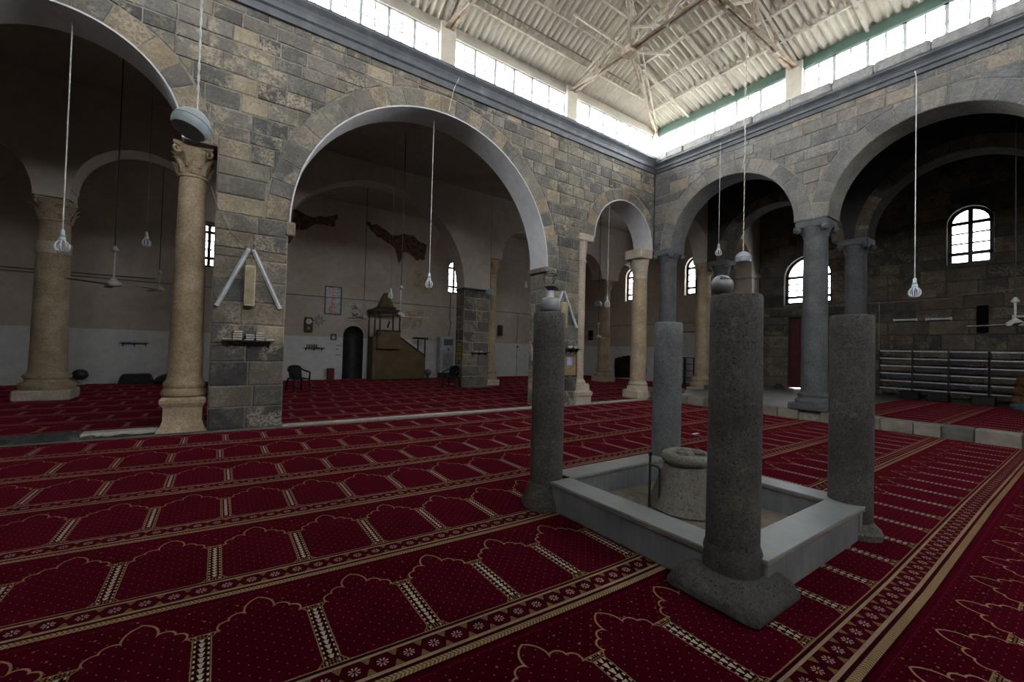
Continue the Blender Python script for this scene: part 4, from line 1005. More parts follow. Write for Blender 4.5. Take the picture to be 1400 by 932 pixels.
MB().tube([(0, 0, 0), (0, 0, .52)], .013, 8).build('riser', 'steel_dark', pp, smooth=True); MB().tube([(0, 0, .52), (0, 0, .56)], .019, 8).build('tap', 'black_plastic', pp, smooth=True)
MB().tube([(.01, -.11, 0), (.01, -.11, .40), (.0, -.10, .425), (0, -.05, .43), (0, 0, .43)], .013, 8).build('riser', 'steel_dark', pp, smooth=True)
# stove on the left stub column
st = thing('gas_stove', 'dented grey camping gas stove standing on the left stub column', 'stove', (2.84, 3.39, 1.99))
lathe_obj('canister', [(.085, 0), (.085, .018), (.102, .022), (.106, .035), (.106, .105), (.098, .135), (.075, .152), (.04, .158)], 'steel_grey', st, 32)
lathe_obj('guard', [(.042, .155), (.040, .165), (.036, .225), (.038, .23)], 'tube_housing', st, 20)
lathe_obj('burner', [(.022, .225), (.03, .24), (.058, .262), (.062, .275), (.045, .282), (.02, .285)], 'steel_dark', st, 18)
MB().tube([(.0, 0, .26), (.05, -.01, .25), (.08, -.015, .25)], .008, 6).build('valve', 'steel_dark', st); MB().lathe([(.016, 0), (.018, .008), (.016, .02)], 10).build('knob', 'black_plastic', st, loc=(.08, -.015, .245))
MB().tube([(.07*math.cos(a*PI/8), .07*math.sin(a*PI/8), .40) for a in range(17)], .006, 6).build('pan_ring', 'steel_dark', st)
for k in range(3):
    a = k*2*PI/3+.5; MB().tube([(.045*math.cos(a), .045*math.sin(a), .30), (.072*math.cos(a), .072*math.sin(a), .34), (.07*math.cos(a), .07*math.sin(a), .405)], .005, 6).build('pan_arm', 'steel_dark', st)
# metal dome on the front stub column
dm = thing('metal_dome', 'dented grey metal globe shade with holes lying on the front stub column', 'lamp shade', (2.85, 1.56, 2.01))
RS = .074
MB().lathe([(max(.001, RS*math.sin(PI*i/14)), .066-RS*math.cos(PI*i/14)) for i in range(15)], 28).build('shell', 'steel_grey', dm, smooth=True)
for k in range(6):
    a = 3.6+k*.32; MB().lathe([(.007, -.003), (.007, .003)], 8).build('hole', 'black_plastic', dm, loc=(.060*math.cos(a), .060*math.sin(a), .108), rot=(0, .95, a))

# ================================================================== HANGING LAMPS
def lotus_bulb(x, y, z, ztop, label, cord='white_rope', cr=.006, sc=1.0, group='bare lamps on cords', kink=None):
    t = thing('pendant_bulb', label, 'lamp', (x, y, z), group=group)
    top = ztop-z; pts = [(0, 0, .24*sc), (0, 0, top*.5), (0, 0, top)]
    if kink: pts = [(0, 0, .24*sc), (0, 0, top-.3), (kink[0]*.3, kink[1]*.3, top-.18), (kink[0], kink[1], top)]
    MB().tube(pts, cr, 6).build('cord', cord, t)
    lathe_obj('socket', [(.016*sc, .25*sc), (.026*sc, .235*sc), (.028*sc, .17*sc), (.03*sc, .165*sc)], 'white_plastic', t, 14)
    lathe_obj('collar', [(.034*sc, .165*sc), (.036*sc, .16*sc), (.036*sc, .135*sc), (.034*sc, .13*sc)], 'teal_plastic', t, 16)
    lathe_obj('ballast', [(.036*sc, .13*sc), (.046*sc, .11*sc), (.046*sc, .085*sc), (.04*sc, .075*sc)], 'white_plastic', t, 16)
    for k in range(8):
        a = k*PI/4; ca, sa = math.cos(a), math.sin(a)
        pr = [(.028, .08), (.055, .055), (.082, .01), (.088, -.035), (.070, -.080), (.035, -.100), (.012, -.098)]
        MB().tube([(r*ca*sc, r*sa*sc, q*sc) for r, q in pr], .0105*sc, 6).build('glass_tube', 'tube_glass', t, smooth=True)
    return t
lotus_bulb(-2.09, 9.60, 3.06, 6.66, 'large clear bulb on a white cord under the left arch', cr=.010)
lotus_bulb(4.18, 9.60, 3.15, 7.18, 'clear bulb on a white cord hanging in the great arch', cr=.008)
lotus_bulb(10.49, 9.60, 3.18, 6.50, 'clear bulb on a pale cord hanging in the small corner arch', cr=.008)
lotus_bulb(12.17, 2.45, 3.06, 7.97, 'clear bulb on a white cord in front of the near right arch', sc=1.15, cr=.009, kink=(.10, .06))
lotus_bulb(12.17, 6.78, 4.66, 7.97, 'clear bulb on a thin cord in front of the far right arch', sc=1.0, cr=.006)
lotus_bulb(-1.46, 13.0, 3.88, CEIL, 'small bulb on a brown cord deep in the left arch', 'brown_rod', .005, .95, 'lamps in the prayer hall')
lotus_bulb(4.35, 12.9, 3.16, CEIL, 'small bulb hanging in front of the pulpit roof', 'brown_rod', .004, .9, 'lamps in the prayer hall')
lotus_bulb(10.4, 14.0, 4.24, CEIL, 'tiny bulb hanging beside the right pier of the great arch', 'brown_rod', .003, .75, 'lamps in the prayer hall')
def globe(x, y, z, ztop, label, d=.36, tilt=(0, 0), rope='white_rope', chain=True, rr=.014, group='grey globe lamps', wire=None):
    t = thing('globe_lamp', label, 'lamp', (x, y, z), group=group); r = d/2
    rot = (tilt[0], tilt[1], 0)
    up_ = lathe_obj('upper_shell', [(r*.04, r*.88), (r*.25, r*.86), (r*.5, r*.76), (r*.75, r*.55), (r*.92, r*.27), (r*1.0, r*.02)], 'globe_grey', t, 36); up_.rotation_euler = rot
    o = lathe_obj('lower_shell', [(r*1.0, -r*.01), (r*.99, -r*.2), (r*.95, -r*.38), (r*.86, -r*.54), (r*.82, -r*.55)], 'globe_grey', t, 36); o.rotation_euler = rot
    o = lathe_obj('seam', [(r*1.003, r*.025), (r*1.012, r*.01), (r*1.003, -r*.005)], 'black_rod', t, 36); o.rotation_euler = rot
    o = lathe_obj('opening', [(r*.82, -r*.545), (r*.6, -r*.53), (r*.2, -r*.53), (r*.02, -r*.53)], 'globe_dark', t, 30); o.rotation_euler = rot  # closed flush disc; the shade inside the shell is put into its colour
    top = Vector((math.sin(tilt[1])*r*.75, -math.sin(tilt[0])*r*.75, r*.86))
    n = 160 if chain else 3; pts = []
    for i in range(n+1):
        k = i/n; zz_ = top.z+(ztop-z-top.z)*k
        pts.append((top.x+(rr*.55*math.cos(i*1.1) if chain else 0), top.y+(rr*.55*math.sin(i*1.1) if chain else 0), zz_))
    MB().tube(pts, rr*.55, 5).build('rope', rope, t)
    if chain: MB().tube([(top.x-(q[0]-top.x), top.y-(q[1]-top.y), q[2]) for q in pts], rr*.5, 5).build('rope', 'white_rope', t)
    if wire: MB().tube([(top.x, top.y, z_) if i % 3 else (top.x-.03, top.y+.03, z_) for i, z_ in enumerate([2.2, 2.6, 3.0, 3.5, 5.0, ztop-z])], .005, 5).build('wire', 'white_rope', t)
globe(-.31, 5.71, 3.94, zA(5.71)-.1, 'large tilted grey globe lamp on a white chain before the carved capital', tilt=(-.16, .30), rr=.013)
globe(10.43, 5.19, 3.97, zB(10.43)+.03, 'grey globe lamp on a twisted rope above the front stub column', rope='box_tan', rr=.014, wire=True)
globe(9.02, 14.6, 3.87, CEIL, 'pale globe lamp hanging in front of the dark hall pier', chain=False, rope='brown_rod', rr=.012, group='lamps in the prayer hall')
globe(15.2, 14.5, 3.92, CEIL, 'small grey globe lamp hanging in the hall beyond the small corner arch', chain=False, rope='brown_rod', rr=.012, group='lamps in the prayer hall')
def fan(x, y, z, label, ang, rodlen=.62, R_=.85, dark=False):
    t = thing('ceiling_fan', label, 'fan', (x, y, z), group='ceiling fans on long rods')
    MB().tube([(0, 0, rodlen), (0, 0, CEIL-z)], .012, 6).build('long_rod', 'black_rod', t)
    lathe_obj('canopy', [(.02, rodlen+.10), (.03, rodlen+.09), (.065, rodlen+.02), (.07, rodlen), (.03, rodlen-.02), (.02, rodlen-.04)], 'fan_white', t, 18)
    MB().tube([(0, 0, .1), (0, 0, rodlen)], .02, 8).build('down_rod', 'fan_white', t)
    lathe_obj('motor', [(.03, .14), (.06, .11), (.13, .05), (.14, .01), (.13, -.03), (.06, -.045)], 'fan_white', t, 20)
    for k in range(3):
        o = MB().box((.12, -.06, -.006), (R_, .06, .004)).build('blade', 'fan_blade' if k else 'fan_white', t); o.rotation_euler = (.14, 0, ang+k*2*PI/3)
fan(-1.93, 12.6, 2.78, 'ceiling fan with dark blades hanging nearest in the left arch', -.25, .75)
fan(-1.66, 18.0, 3.24, 'ceiling fan hanging further back beside the tan column in the left arch', -.1, .55)
fan(4.57, 12.6, 2.52, 'ceiling fan with long flat blades in front of the wooden pulpit', .0, .85, .95)
fan(4.95, 18.0, 2.73, 'ceiling fan hanging above the prayer niche', .0, .75, .9)
fan(13.69, 13.0, 2.20, 'small ceiling fan beyond the small corner arch', .2, .6, .8)
fan(14.2, 1.24, 2.42, 'white ceiling fan at the right edge over the aisle shelves', 1.2, .50, .8)

# ================================================================== PIER FITTINGS
def tube_lamp(a, b_, y, label, group, mat='tube_housing', w_=.075):
    t = thing('tube_light', label, 'light', ((a[0]+b_[0])/2, y, (a[1]+b_[1])/2), group=group)
    A, B = Vector((a[0]-b_[0], 0, a[1]-b_[1]))/2, Vector((b_[0]-a[0], 0, b_[1]-a[1]))/2
    MB().bar(A, B, w_, .035, (0, 1, 0)).build('housing', mat, t)
    d = (B-A).normalized()
    MB().tube([A+d*.03+Vector((0, -.035, 0)), B-d*.03+Vector((0, -.035, 0))], .017, 8).build('tube', 'tube_glass', t, smooth=True)
    for e_, sg in ((A, 1), (B, -1)): MB().bar(e_+Vector((0, -.02, 0)), e_+d*.03*sg+Vector((0, -.02, 0)), .05, .06, (0, 1, 0)).build('end_cap', 'white_plastic', t)
G = 'tube lights set in a chevron on the piers'
tube_lamp((.41, 3.32), (-.05, 2.23), 9.165, 'left tube light of the chevron on the left pier', G); tube_lamp((.48, 3.31), (.95, 2.25), 9.165, 'right tube light of the chevron on the left pier', G)
tube_lamp((8.13, 3.31), (7.66, 2.25), 9.165, 'left tube light of the chevron on the right pier, mostly behind the stub column', G); tube_lamp((8.20, 3.31), (8.72, 2.28), 9.165, 'right tube light of the chevron on the right pier', G)
def wall_speaker(x0, x1, z0, z1, label):
    t = thing('column_speaker', label, 'speaker', ((x0+x1)/2, 9.19, z0), group='tan column speakers on the piers'); hw = (x1-x0)/2; h_ = z1-z0
    MB().cbox((-hw, -.13, 0), (hw, 0, h_), .008).build('cabinet', 'box_edge', t); MB().box((-hw+.018, -.136, .03), (hw-.018, -.128, h_-.03)).build('grille', 'box_tan', t)
    MB().box((-hw*.5, -.09, -.03), (hw*.5, 0, 0)).build('bracket', 'steel_dark', t)
wall_speaker(.355, .525, 2.26, 3.0, 'tall tan box speaker between the tube lights of the left pier'); wall_speaker(8.10, 8.27, 2.26, 2.99, 'tall tan box speaker between the tube lights of the right pier')
def shelf(x0, x1, z, y, label, d=.2, mat='shelf_black', rz=0):
    t = thing('wall_shelf', label, 'shelf', ((x0+x1)/2, y, z), rz); hw = (x1-x0)/2
    MB().box((-hw, -d, -.02), (hw, 0, 0)).build('board', mat, t)
    for s_ in (-.8, 0, .8): MB().add([(hw*s_-.01, -d*.8, -.02), (hw*s_+.01, -d*.8, -.02), (hw*s_+.01, 0, -.02), (hw*s_-.01, 0, -.02), (hw*s_-.01, 0, -.14), (hw*s_+.01, 0, -.14)], [(0, 1, 2, 3), (0, 4, 5, 1), (3, 2, 5, 4), (0, 3, 4), (1, 5, 2)]).build('bracket', 'steel_dark', t)
    return t
def book(loc, w_, d_, h_, rz, label, group, cover='book_cover', upright=False):
    t = thing('book', label, 'book', loc, rz, group)
    c = .006
    MB().box((-w_/2, -d_/2, 0), (w_/2, d_/2, c)).build('cover', cover, t); MB().box((-w_/2, -d_/2, h_-c), (w_/2, d_/2, h_)).build('cover', cover, t)
    MB().box((-w_/2+.004, -d_/2+.006, c), (w_/2-.004, d_/2-.01, h_-c)).build('pages', 'book_pages', t); MB().box((-w_/2, d_/2-.01, 0), (w_/2, d_/2, h_)).build('spine', cover, t)
    return t
shelf(.06, .86, 1.63, 9.19, 'black wall shelf loaded with books on the left pier', .22)
piles = [(.13, 1, 'the leftmost pile'), (.29, 4, 'the second pile'), (.47, 3, 'the middle pile'), (.64, 4, 'the fourth pile'), (.80, 1, 'the rightmost pile')]
rng = random.Random(9)
for x, n, nm in piles:
    z = 1.63
    for i in range(n):
        h_ = rng.uniform(.034, .046); pos = 'lying alone as '+nm if n == 1 else ['bottom', 'second', 'third', 'top'][i if i < n-1 else 3]+' book of '+nm
        book((x+rng.uniform(-.012, .012), 9.09, z), .145, .18, h_, rng.uniform(-.06, .06), '%s on the left pier shelf' % pos, 'books on the left pier shelf'); z += h_+.001
shelf(8.28, 8.78, 1.66, 9.19, 'small black shelf on the right pier above the notice board', .2)
for x, lab in ((8.42, 'left white bowl on the right pier shelf'), (8.62, 'right white bowl on the right pier shelf')):
    tag(MB().lathe([(.03, 0), (.045, .01), (.075, .06), (.08, .075), (.07, .07), (.03, .02)], 18).build('bowl', 'white_plastic', None, True, loc=(x, 9.09, 1.66)), lab, 'bowl', 'bowls on the right pier shelf')
nb = thing('notice_board', 'framed cork notice board with a blue sheet on the right pier', 'notice board', (8.47, 9.18, .87))
MB().box((-.27, -.02, 0), (.27, 0, .58)).build('cork_panel', 'cork', nb)
for a, b_ in (((-.28, 0), (.28, .025)), ((-.28, .56), (.28, .585)), ((-.28, 0), (-.255, .585)), ((.255, 0), (.28, .585))): MB().box((a[0], -.035, a[1]), (b_[0], 0, b_[1])).build('frame_bar', 'wood_brown', nb)
MB().box((-.10, -.026, .30), (.10, -.02, .53)).build('blue_sheet', 'paper_blue', nb)
eb = thing('switch_box', 'grey metal switch box with a black lever on the side of the right pier', 'switch box', (7.57, 9.55, 1.28))
MB().cbox((-.13, -.15, 0), (0, .15, .48), .01).build('case', 'tube_housing', eb); MB().tube([(-.14, 0, .35), (-.18, 0, .5), (-.14, 0, .56)], .02, 6).build('lever', 'black_plastic', eb)
def cable(pts, r, mat, label, cat='cable'): return tag(MB().tube(pts, r, 6).build('cable', mat), label, cat)
cable([(-.20, 9.14, 4.33), (-.10, 9.14, 4.02), (.10, 9.14, 3.62), (.28, 9.14, 3.42), (.45, 9.14, 3.33)], .008, 'conduit', 'loose pale cable running down the left pier to its tube lights')
cable([(4.60, 8.98, 8.30), (4.57, 9.06, 8.12), (4.46, 9.10, 7.85), (4.40, 9.15, 7.5), (4.36, 9.16, 7.27)], .008, 'white_rope', 'white cable hanging from the cornice above the great arch')
cable([(X1-.02, YA-.03, 7.8), (X1-.02, YA-.03, 5.2)], .018, 'black_rod', 'black pipe running down the far corner of the court', 'pipe')
cable([(8.3, 9.15, 3.9), (8.24, 9.15, 3.6), (8.17, 9.15, 3.33)], .006, 'conduit', 'thin cable above the chevron of the right pier')

# ================================================================== BACK WALL OF THE HALL
# prayer niche lining
ni = MB(); pts = [(5.18+.455*math.cos(PI*i/14), YB+.44*math.sin(PI*i/14)) for i in range(15)]
ni.rings([[(x, y, -.01) for x, y in pts], [(x, y, 2.03) for x, y in pts]]+[[(5.18+(x-5.18)*math.cos(k*PI/2/6), YB+(y-YB)*math.cos(k*PI/2/6), 2.03+.455*math.sin(k*PI/2/6)) for x, y in pts] for k in range(1, 7)], cap=False, closed=False)
mh = tag(ni.build('prayer_niche', 'mihrab_dark', None, True), 'dark round-headed prayer niche in the back wall', 'niche')
po = thing('framed_poster', 'framed grey and pink print hanging on the back wall', 'picture', (4.23, YB, 2.95))
MB().box((-.32, -.03, .03), (.32, -.015, 1.25)).build('print', 'poster_print', po)
for a, b_ in (((-.36, 0), (.36, .04)), ((-.36, 1.24), (.36, 1.28)), ((-.36, 0), (-.32, 1.28)), ((.32, 0), (.36, 1.28))): MB().box((a[0], -.05, a[1]), (b_[0], 0, b_[1])).build('frame_bar', 'wood_dark', po)
ck = thing('wall_clock', 'dark wooden wall clock with a white dial on the back wall', 'clock', (3.24, YB, 2.10))
MB().cbox((-.17, -.11, 0), (.17, 0, .66), .03).build('case', 'wood_dark', ck); MB().lathe([(.12, 0), (.12, .012)], 24).build('dial', 'clock_face', ck, loc=(0, -.115, .48), rot=(PI/2, 0, 0))
MB().bar((0, -.13, .48), (.03, -.13, .55), .012, .006, (0, 1, 0)).build('hand', 'black_plastic', ck); MB().bar((0, -.13, .48), (-.07, -.13, .50), .012, .006, (0, 1, 0)).build('hand', 'black_plastic', ck)
MB().lathe([(.05, 0), (.05, .012)], 16).build('pendulum', 'gold_frame', ck, loc=(0, -.113, .18), rot=(PI/2, 0, 0))
so = thing('star_ornament', 'eight-pointed green leaf star on the back wall beside the clock', 'ornament', (3.66, YB-.01, 2.64))
for k in range(8):
    a = k*PI/4; d = Vector((math.cos(a), 0, math.sin(a))); n_ = Vector((-d.z, 0, d.x)); L = .32 if k % 2 == 0 else .27
    MB().add([d*.03, d*L*.55+n_*.055, d*L, d*L*.55-n_*.055, d*.03+Vector((0, -.012, 0)), d*L*.55+n_*.05+Vector((0, -.012, 0)), d*(L-.01)+Vector((0, -.012, 0)), d*L*.55-n_*.05+Vector((0, -.012, 0))], [(4, 5, 6, 7), (0, 1, 5, 4), (1, 2, 6, 5), (2, 3, 7, 6), (3, 0, 4, 7)]).build('petal', 'star_tile', so)
shelf(3.08, 3.90, 1.42, YB, 'black book shelf on the back wall below the clock', .2)
for i, x in enumerate((3.18, 3.27, 3.36, 3.47, 3.55)):
    t = book((x, YB-.1, 1.42), .15, .16, .05, 0, '%s upright book on the shelf below the clock' % ORD[i], 'books below the wall clock'); t.rotation_euler = (0, PI/2*.98, 0); t.location.z = 1.42+.075; t.location.x = x+.025
book((3.74, YB-.1, 1.42), .17, .15, .04, .1, 'book lying flat at the right end of the shelf below the clock', 'books below the wall clock')
pq = thing('small_plaque', 'small dark framed plaque between clock and prayer niche', 'plaque', (4.30, YB, 1.78))
MB().box((-.13, -.03, 0), (.13, 0, .30)).build('frame', 'steel_dark', pq); MB().box((-.06, -.036, .06), (.06, -.03, .20)).build('card', 'paper', pq)
tube_lamp((5.09, 3.60), (4.36, 2.62), YB-.03, 'left tube light of the chevron above the prayer niche', 'tube lights above the prayer niche', 'paper'); tube_lamp((5.16, 3.60), (5.87, 2.66), YB-.03, 'right tube light of the chevron above the prayer niche', 'tube lights above the prayer niche', 'paper')
# calligraphic ornaments above the niche
def strokes(name, label, loc, paths, r=.018):
    t = thing(name, label, 'ornament', loc)
    for p in paths: MB().tube([(x, -.012, z) for x, z in p], r, 6).build('stroke', 'black_plastic', t)
strokes('calligraphy', 'small black calligraphic ornament at the peak of the niche chevron', (5.20, YB, 3.35), [[(-.14, -.06), (-.10, -.09), (-.04, -.05), (-.03, .08)], [(-.03, -.06), (.04, -.05), (.05, .09)], [(.05, -.05), (.12, -.04), (.13, .07)], [(-.15, .02), (-.13, .06)]])
strokes('calligraphy', 'small black calligraphic ornament under the peak ornament', (5.20, YB, 3.00), [[(-.12, .08), (-.02, -.02), (.10, .06)], [(-.10, -.08), (-.02, -.02), (.08, -.09)], [(.10, .06), (.13, .0)]])
strokes('calligraphy', 'thin line of black script over the prayer niche', (5.15, YB, 2.72), [[(-.38, .02), (-.3, -.01), (-.2, .02), (-.1, -.01), (0, .015), (.1, -.01), (.2, .015), (.35, 0)]], .008)
strokes('calligraphy', 'three short black notices left of the prayer niche', (4.53, YB, 1.30), [[(-.12, .25), (.12, .25)], [(-.12, .08), (.0, .08)], [(-.12, -.18), (.12, -.18)]], .014)
# pulpit
mn = thing('pulpit', 'brown wooden stepped pulpit with spired canopy beside the prayer niche', 'pulpit', (5.78, 19.35, 0))
YD_ = .85
def pb(name, a, b_, mat, e=.012): return MB().cbox(a, b_, e).build(name, mat, mn)
MB().prism([(0.16, 0), (2.54, 0), (2.54, 1.12), (1.24, 2.0), (.16, 2.0)], lambda a, z, d: (a, d, z), 0, YD_).build('stair_body', 'wood_panel', mn)
pb('tower_body', (0, .02, 0), (.20, YD_, 2.0), 'wood_brown'); pb('lectern_box', (.16, -.16, 1.45), (1.22, .4, 2.28), 'wood_brown')
MB().bar((1.20, -.03, 2.05), (2.56, -.03, 1.14), .05, .06).build('handrail', 'wood_dark', mn)
for x, yy in ((.03, -.10), (1.18, -.12), (.03, YD_-.05), (1.18, YD_-.05), (.25, -.14)): pb('canopy_post', (x-.03, yy-.03, 2.0), (x+.03, yy+.03, 3.18), 'wood_dark', .006)
pb('canopy', (-.06, -.20, 3.16), (1.24, YD_+.04, 3.28), 'wood_dark'); pb('cornice', (.22, -.10, 3.30), (1.0, .75, 3.40), 'wood_dark')
MB().rings([[(.62+sx*q, .33+sy*q, z) for sx, sy in ((-1, -1), (1, -1), (1, 1), (-1, 1))] for q, z in ((.36, 3.38), (.30, 3.45), (.09, 4.06), (.05, 4.08))]).build('spire', 'wood_brown', mn)
pb('base_rail', (-.05, -.04, 0), (2.6, .02, .06), 'wood_dark'); pb('mid_rail', (0.1, -.18, 1.42), (1.24, -.1, 1.47), 'wood_dark'); pb('top_rail', (0.1, -.18, 2.26), (1.24, -.1, 2.32), 'wood_dark')
for x in (2.20, 2.56): pb('gate_post', (x-.03, .05, 1.1 if x < 2.5 else 0), (x+.03, .11, 1.98), 'wood_dark', .006)
pb('gate_head', (2.08, -.02, 1.96), (2.70, .5, 2.05), 'wood_dark')
MB().bar((.75, .3, 2.45), (.80, .2, 2.75), .05, .05).build('microphone', 'black_plastic', mn)
# air conditioner
acu = thing('air_conditioner', 'white floor-standing air conditioner against the back wall by the dark pier', 'air conditioner', (9.83, YB-.03, .28))
MB().cbox((-.44, -.42, 0), (.42, 0, 1.86), .03).build('cabinet', 'ac_white', acu); MB().box((-.22, -.43, 1.42), (.30, -.415, 1.74)).build('outlet', 'ac_dark', acu)
for k in range(5): MB().box((-.22, -.44, 1.45+k*.058), (.30, -.425, 1.465+k*.058)).build('louvre', 'ac_grille', acu)
MB().prism([(-.24, .2)]+[(.04+.28*math.cos(PI-PI*i/10), .85+.2*math.sin(PI-PI*i/10)) for i in range(11)]+[(.32, .2)], lambda a, z, d: (a, d, z), -.43, -.415).build('intake', 'ac_grille', acu)
MB().box((-.36, -.38, -.28), (.36, -.02, 0)).build('stand', 'steel_dark', acu); MB().lathe([(.05, 0), (.05, .015)], 14).build('badge', 'black_plastic', acu, loc=(.05, -.42, 1.20), rot=(PI/2, 0, 0))
cable([(10.15, YB-.02, 4.45), (10.12, YB-.02, 3.2), (10.2, YB-.02, 2.9), (10.08, YB-.02, 2.2)], .018, 'cable', 'black cable dropping from the hall window to the air conditioner')
cable([(-7.9, YB-.03, 3.70), (XO-.02, YB-.03, 3.76)], .022, 'conduit', 'long thin conduit running across the back wall of the hall', 'conduit')
cable([(-7.9, YB-.03, 3.78), (-2.0, YB-.03, 3.84)], .016, 'cable', 'short dark cable above the conduit on the left of the back wall')
tag(MB().box((13.2, YB-.12, 2.34), (13.48, YB, 2.95)).build('wall_cabinet', 'wood_dark'), 'dark narrow wooden case on the back wall right of the tan column', 'cabinet')
hd = thing('fire_lamp', 'grey tube holder hanging on the back wall by the right pier', 'light', (14.6, YB, 1.95))
MB().box((-.06, -.06, 0), (.06, 0, .5)).build('housing', 'tube_housing', hd); MB().lathe([(.06, 0), (.06, .08)], 10).build('knob', 'black_plastic', hd, loc=(0, -.05, -.25))
cable([(14.6, YB-.02, 3.7), (14.6, YB-.02, 2.45)], .01, 'cable', 'thin cable from the conduit down to the grey holder')
cable([(14.6, YB-.02, 1.7), (14.6, YB-.02, .0)], .01, 'cable', 'thin cable from the grey holder down to the floor')
# floor things along the back wall
tag(MB().cbox((4.02, 19.95, 0), (4.30, 20.2, .52), .02).build('box', 'red_box'), 'dark red upright box on the carpet left of the prayer niche', 'box')
fl_ = thing('desk_lamp', 'shiny dark globe lamp on a short stand by the far left wall', 'lamp', (-3.80, 20.05, 0))
lathe_obj('stand', [(.14, 0), (.14, .02), (.05, .04), (.04, .22)], 'fan_white', fl_, 16); lathe_obj('head', [(.02, .16), (.12, .19), (.20, .28), (.21, .36), (.16, .47), (.06, .52)], 'steel_dark', fl_, 22)
fl_ = thing('desk_lamp', 'round dark heater lamp at the foot of the pulpit stairs', 'lamp', (8.75, 19.9, 0))
lathe_obj('stand', [(.12, 0), (.12, .02), (.04, .04), (.04, .2)], 'steel_dark', fl_, 16); lathe_obj('head', [(.02, .15), (.11, .18), (.17, .27), (.17, .35), (.12, .44), (.05, .47)], 'steel_grey', fl_, 22)
bx = thing('storage_box', 'low black trunk on the floor by the far left wall', 'trunk', (-2.35, 20.0, 0)); MB().rings([[(sx*a, sy*.2, z) for sx, sy in ((-1, -1), (1, -1), (1, 1), (-1, 1))] for a, z in ((.46, 0), (.46, .10), (.40, .30), (.34, .36))]).build('body', 'black_plastic', bx); MB().box((-.05, -.22, .12), (.05, -.19, .18)).build('latch', 'steel_dark', bx)
dmm = thing('cushion_pile', 'low rounded dark cushion by the wall behind the tan column', 'cushion', (-1.45, 20.0, 0)); lathe_obj('pad', [(.42, 0), (.45, .08), (.36, .22), (.2, .32), (.03, .36)], 'steel_dark', dmm, 20, .02); MB().lathe([(.03, 0), (.035, .01), (.02, .025)], 10).build('button', 'black_plastic', dmm, loc=(0, 0, .355))
shelf(-2.88, -2.10, 1.46, YB, 'black shelf with oddments on the far left wall', .18)
for i, (x, w2) in enumerate(((-2.68, .22), (-2.46, .16), (-2.25, .2))): book((x, YB-.09, 1.46), w2, .14, .05+.02*(i % 2), .1*i, '%s dark book on the far left shelf' % ['left', 'middle', 'right'][i], 'books on the far left shelf')
# fallen plaster
def patch(name, label_parent, fn, pts, mat, parent, seed=1, sub=4, amp=.07, t=.02):
    rng = random.Random(seed); out = []
    for (a, b_), (c, d) in zip(pts, pts[1:]+pts[:1]):
        for k in range(sub):
            q = k/sub; out.append((a+(c-a)*q+(rng.uniform(-amp, amp) if k else 0), b_+(d-b_)*q+(rng.uniform(-amp, amp) if k else 0)))
    MB().prism(out, fn, -t, .001).build(name, mat, parent)
patch('fallen_plaster', '', fnA(YB), [(2.45, 7.42), (3.3, 7.2), (4.3, 7.55), (4.2, 7.0), (3.4, 6.95), (3.0, 6.6), (2.45, 6.55)], 'bare_masonry', wb, 1)
patch('fallen_plaster', '', fnA(YB), [(5.55, 7.45), (6.2, 7.4), (6.9, 7.05), (7.9, 7.25), (8.7, 6.85), (8.6, 6.1), (8.1, 6.0), (7.5, 6.35), (7.25, 5.7), (7.0, 6.45), (6.1, 6.85)], 'bare_masonry', wb, 2)
patch('stained_plaster', '', fnA(YB), [(8.0, 5.6), (8.8, 5.2), (9.1, 4.5), (8.6, 4.3), (8.1, 4.7)], 'stain_patch', wb, 3, t=.004)
patch('stained_plaster', '', fnA(YB), [(7.7, 3.4), (8.6, 3.5), (8.5, 2.6), (7.4, 2.4)], 'stain_patch', wb, 4, t=.004)
patch('damp_patch', '', fnB(XO), [(17.55, .02), (17.55, 1.2), (16.9, 1.38), (16.2, 1.42), (15.3, 1.2), (15.3, .02)], 'damp_patch', wh, 5, amp=.08)
patch('damp_patch', '', fnB(XO), [(18.9, .1), (18.9, .6), (18.1, .7), (18.1, .1)], 'damp_patch', wh, 6, amp=.05)
# plastic chairs
def chair(x, y, rz, label):
    t = thing('plastic_chair', label, 'chair', (x, y, 0), rz, 'dark plastic armchairs in the hall')
    MB().cbox((-.24, -.24, .41), (.24, .22, .445), .012).build('seat', 'dark_chair', t)
    rs = []
    for z, yy, hw in ((.43, .20, .20), (.60, .26, .21), (.76, .31, .22), (.83, .325, .19), (.86, .33, .10)): rs.append([(-hw, yy-.03, z), (0, yy+.02, z), (hw, yy-.03, z), (hw, yy-.05, z), (0, yy, z), (-hw, yy-.05, z)])
    MB().rings(rs).build('backrest', 'dark_chair', t, smooth=True)
    for sx in (-1, 1):
        MB().tube([(sx*.21, .28, .74), (sx*.27, .12, .68), (sx*.285, -.10, .66), (sx*.275, -.23, .63), (sx*.26, -.25, .55)], .026, 8).build('armrest', 'dark_chair', t, smooth=True)
        MB().tube([(sx*.26, -.25, .56), (sx*.25, -.24, .3), (sx*.27, -.27, 0)], [.028, .03, .024], 8).build('leg', 'dark_chair', t, smooth=True)
        MB().tube([(sx*.22, .22, .44), (sx*.24, .28, .2), (sx*.26, .33, 0)], [.028, .028, .022], 8).build('leg', 'dark_chair', t, smooth=True)
chair(2.22, 15.55, .3, 'dark plastic armchair in the hall beside the left pier of the great arch'); chair(7.65, 15.1, -.9, 'dark plastic armchair beside the dark hall pier')
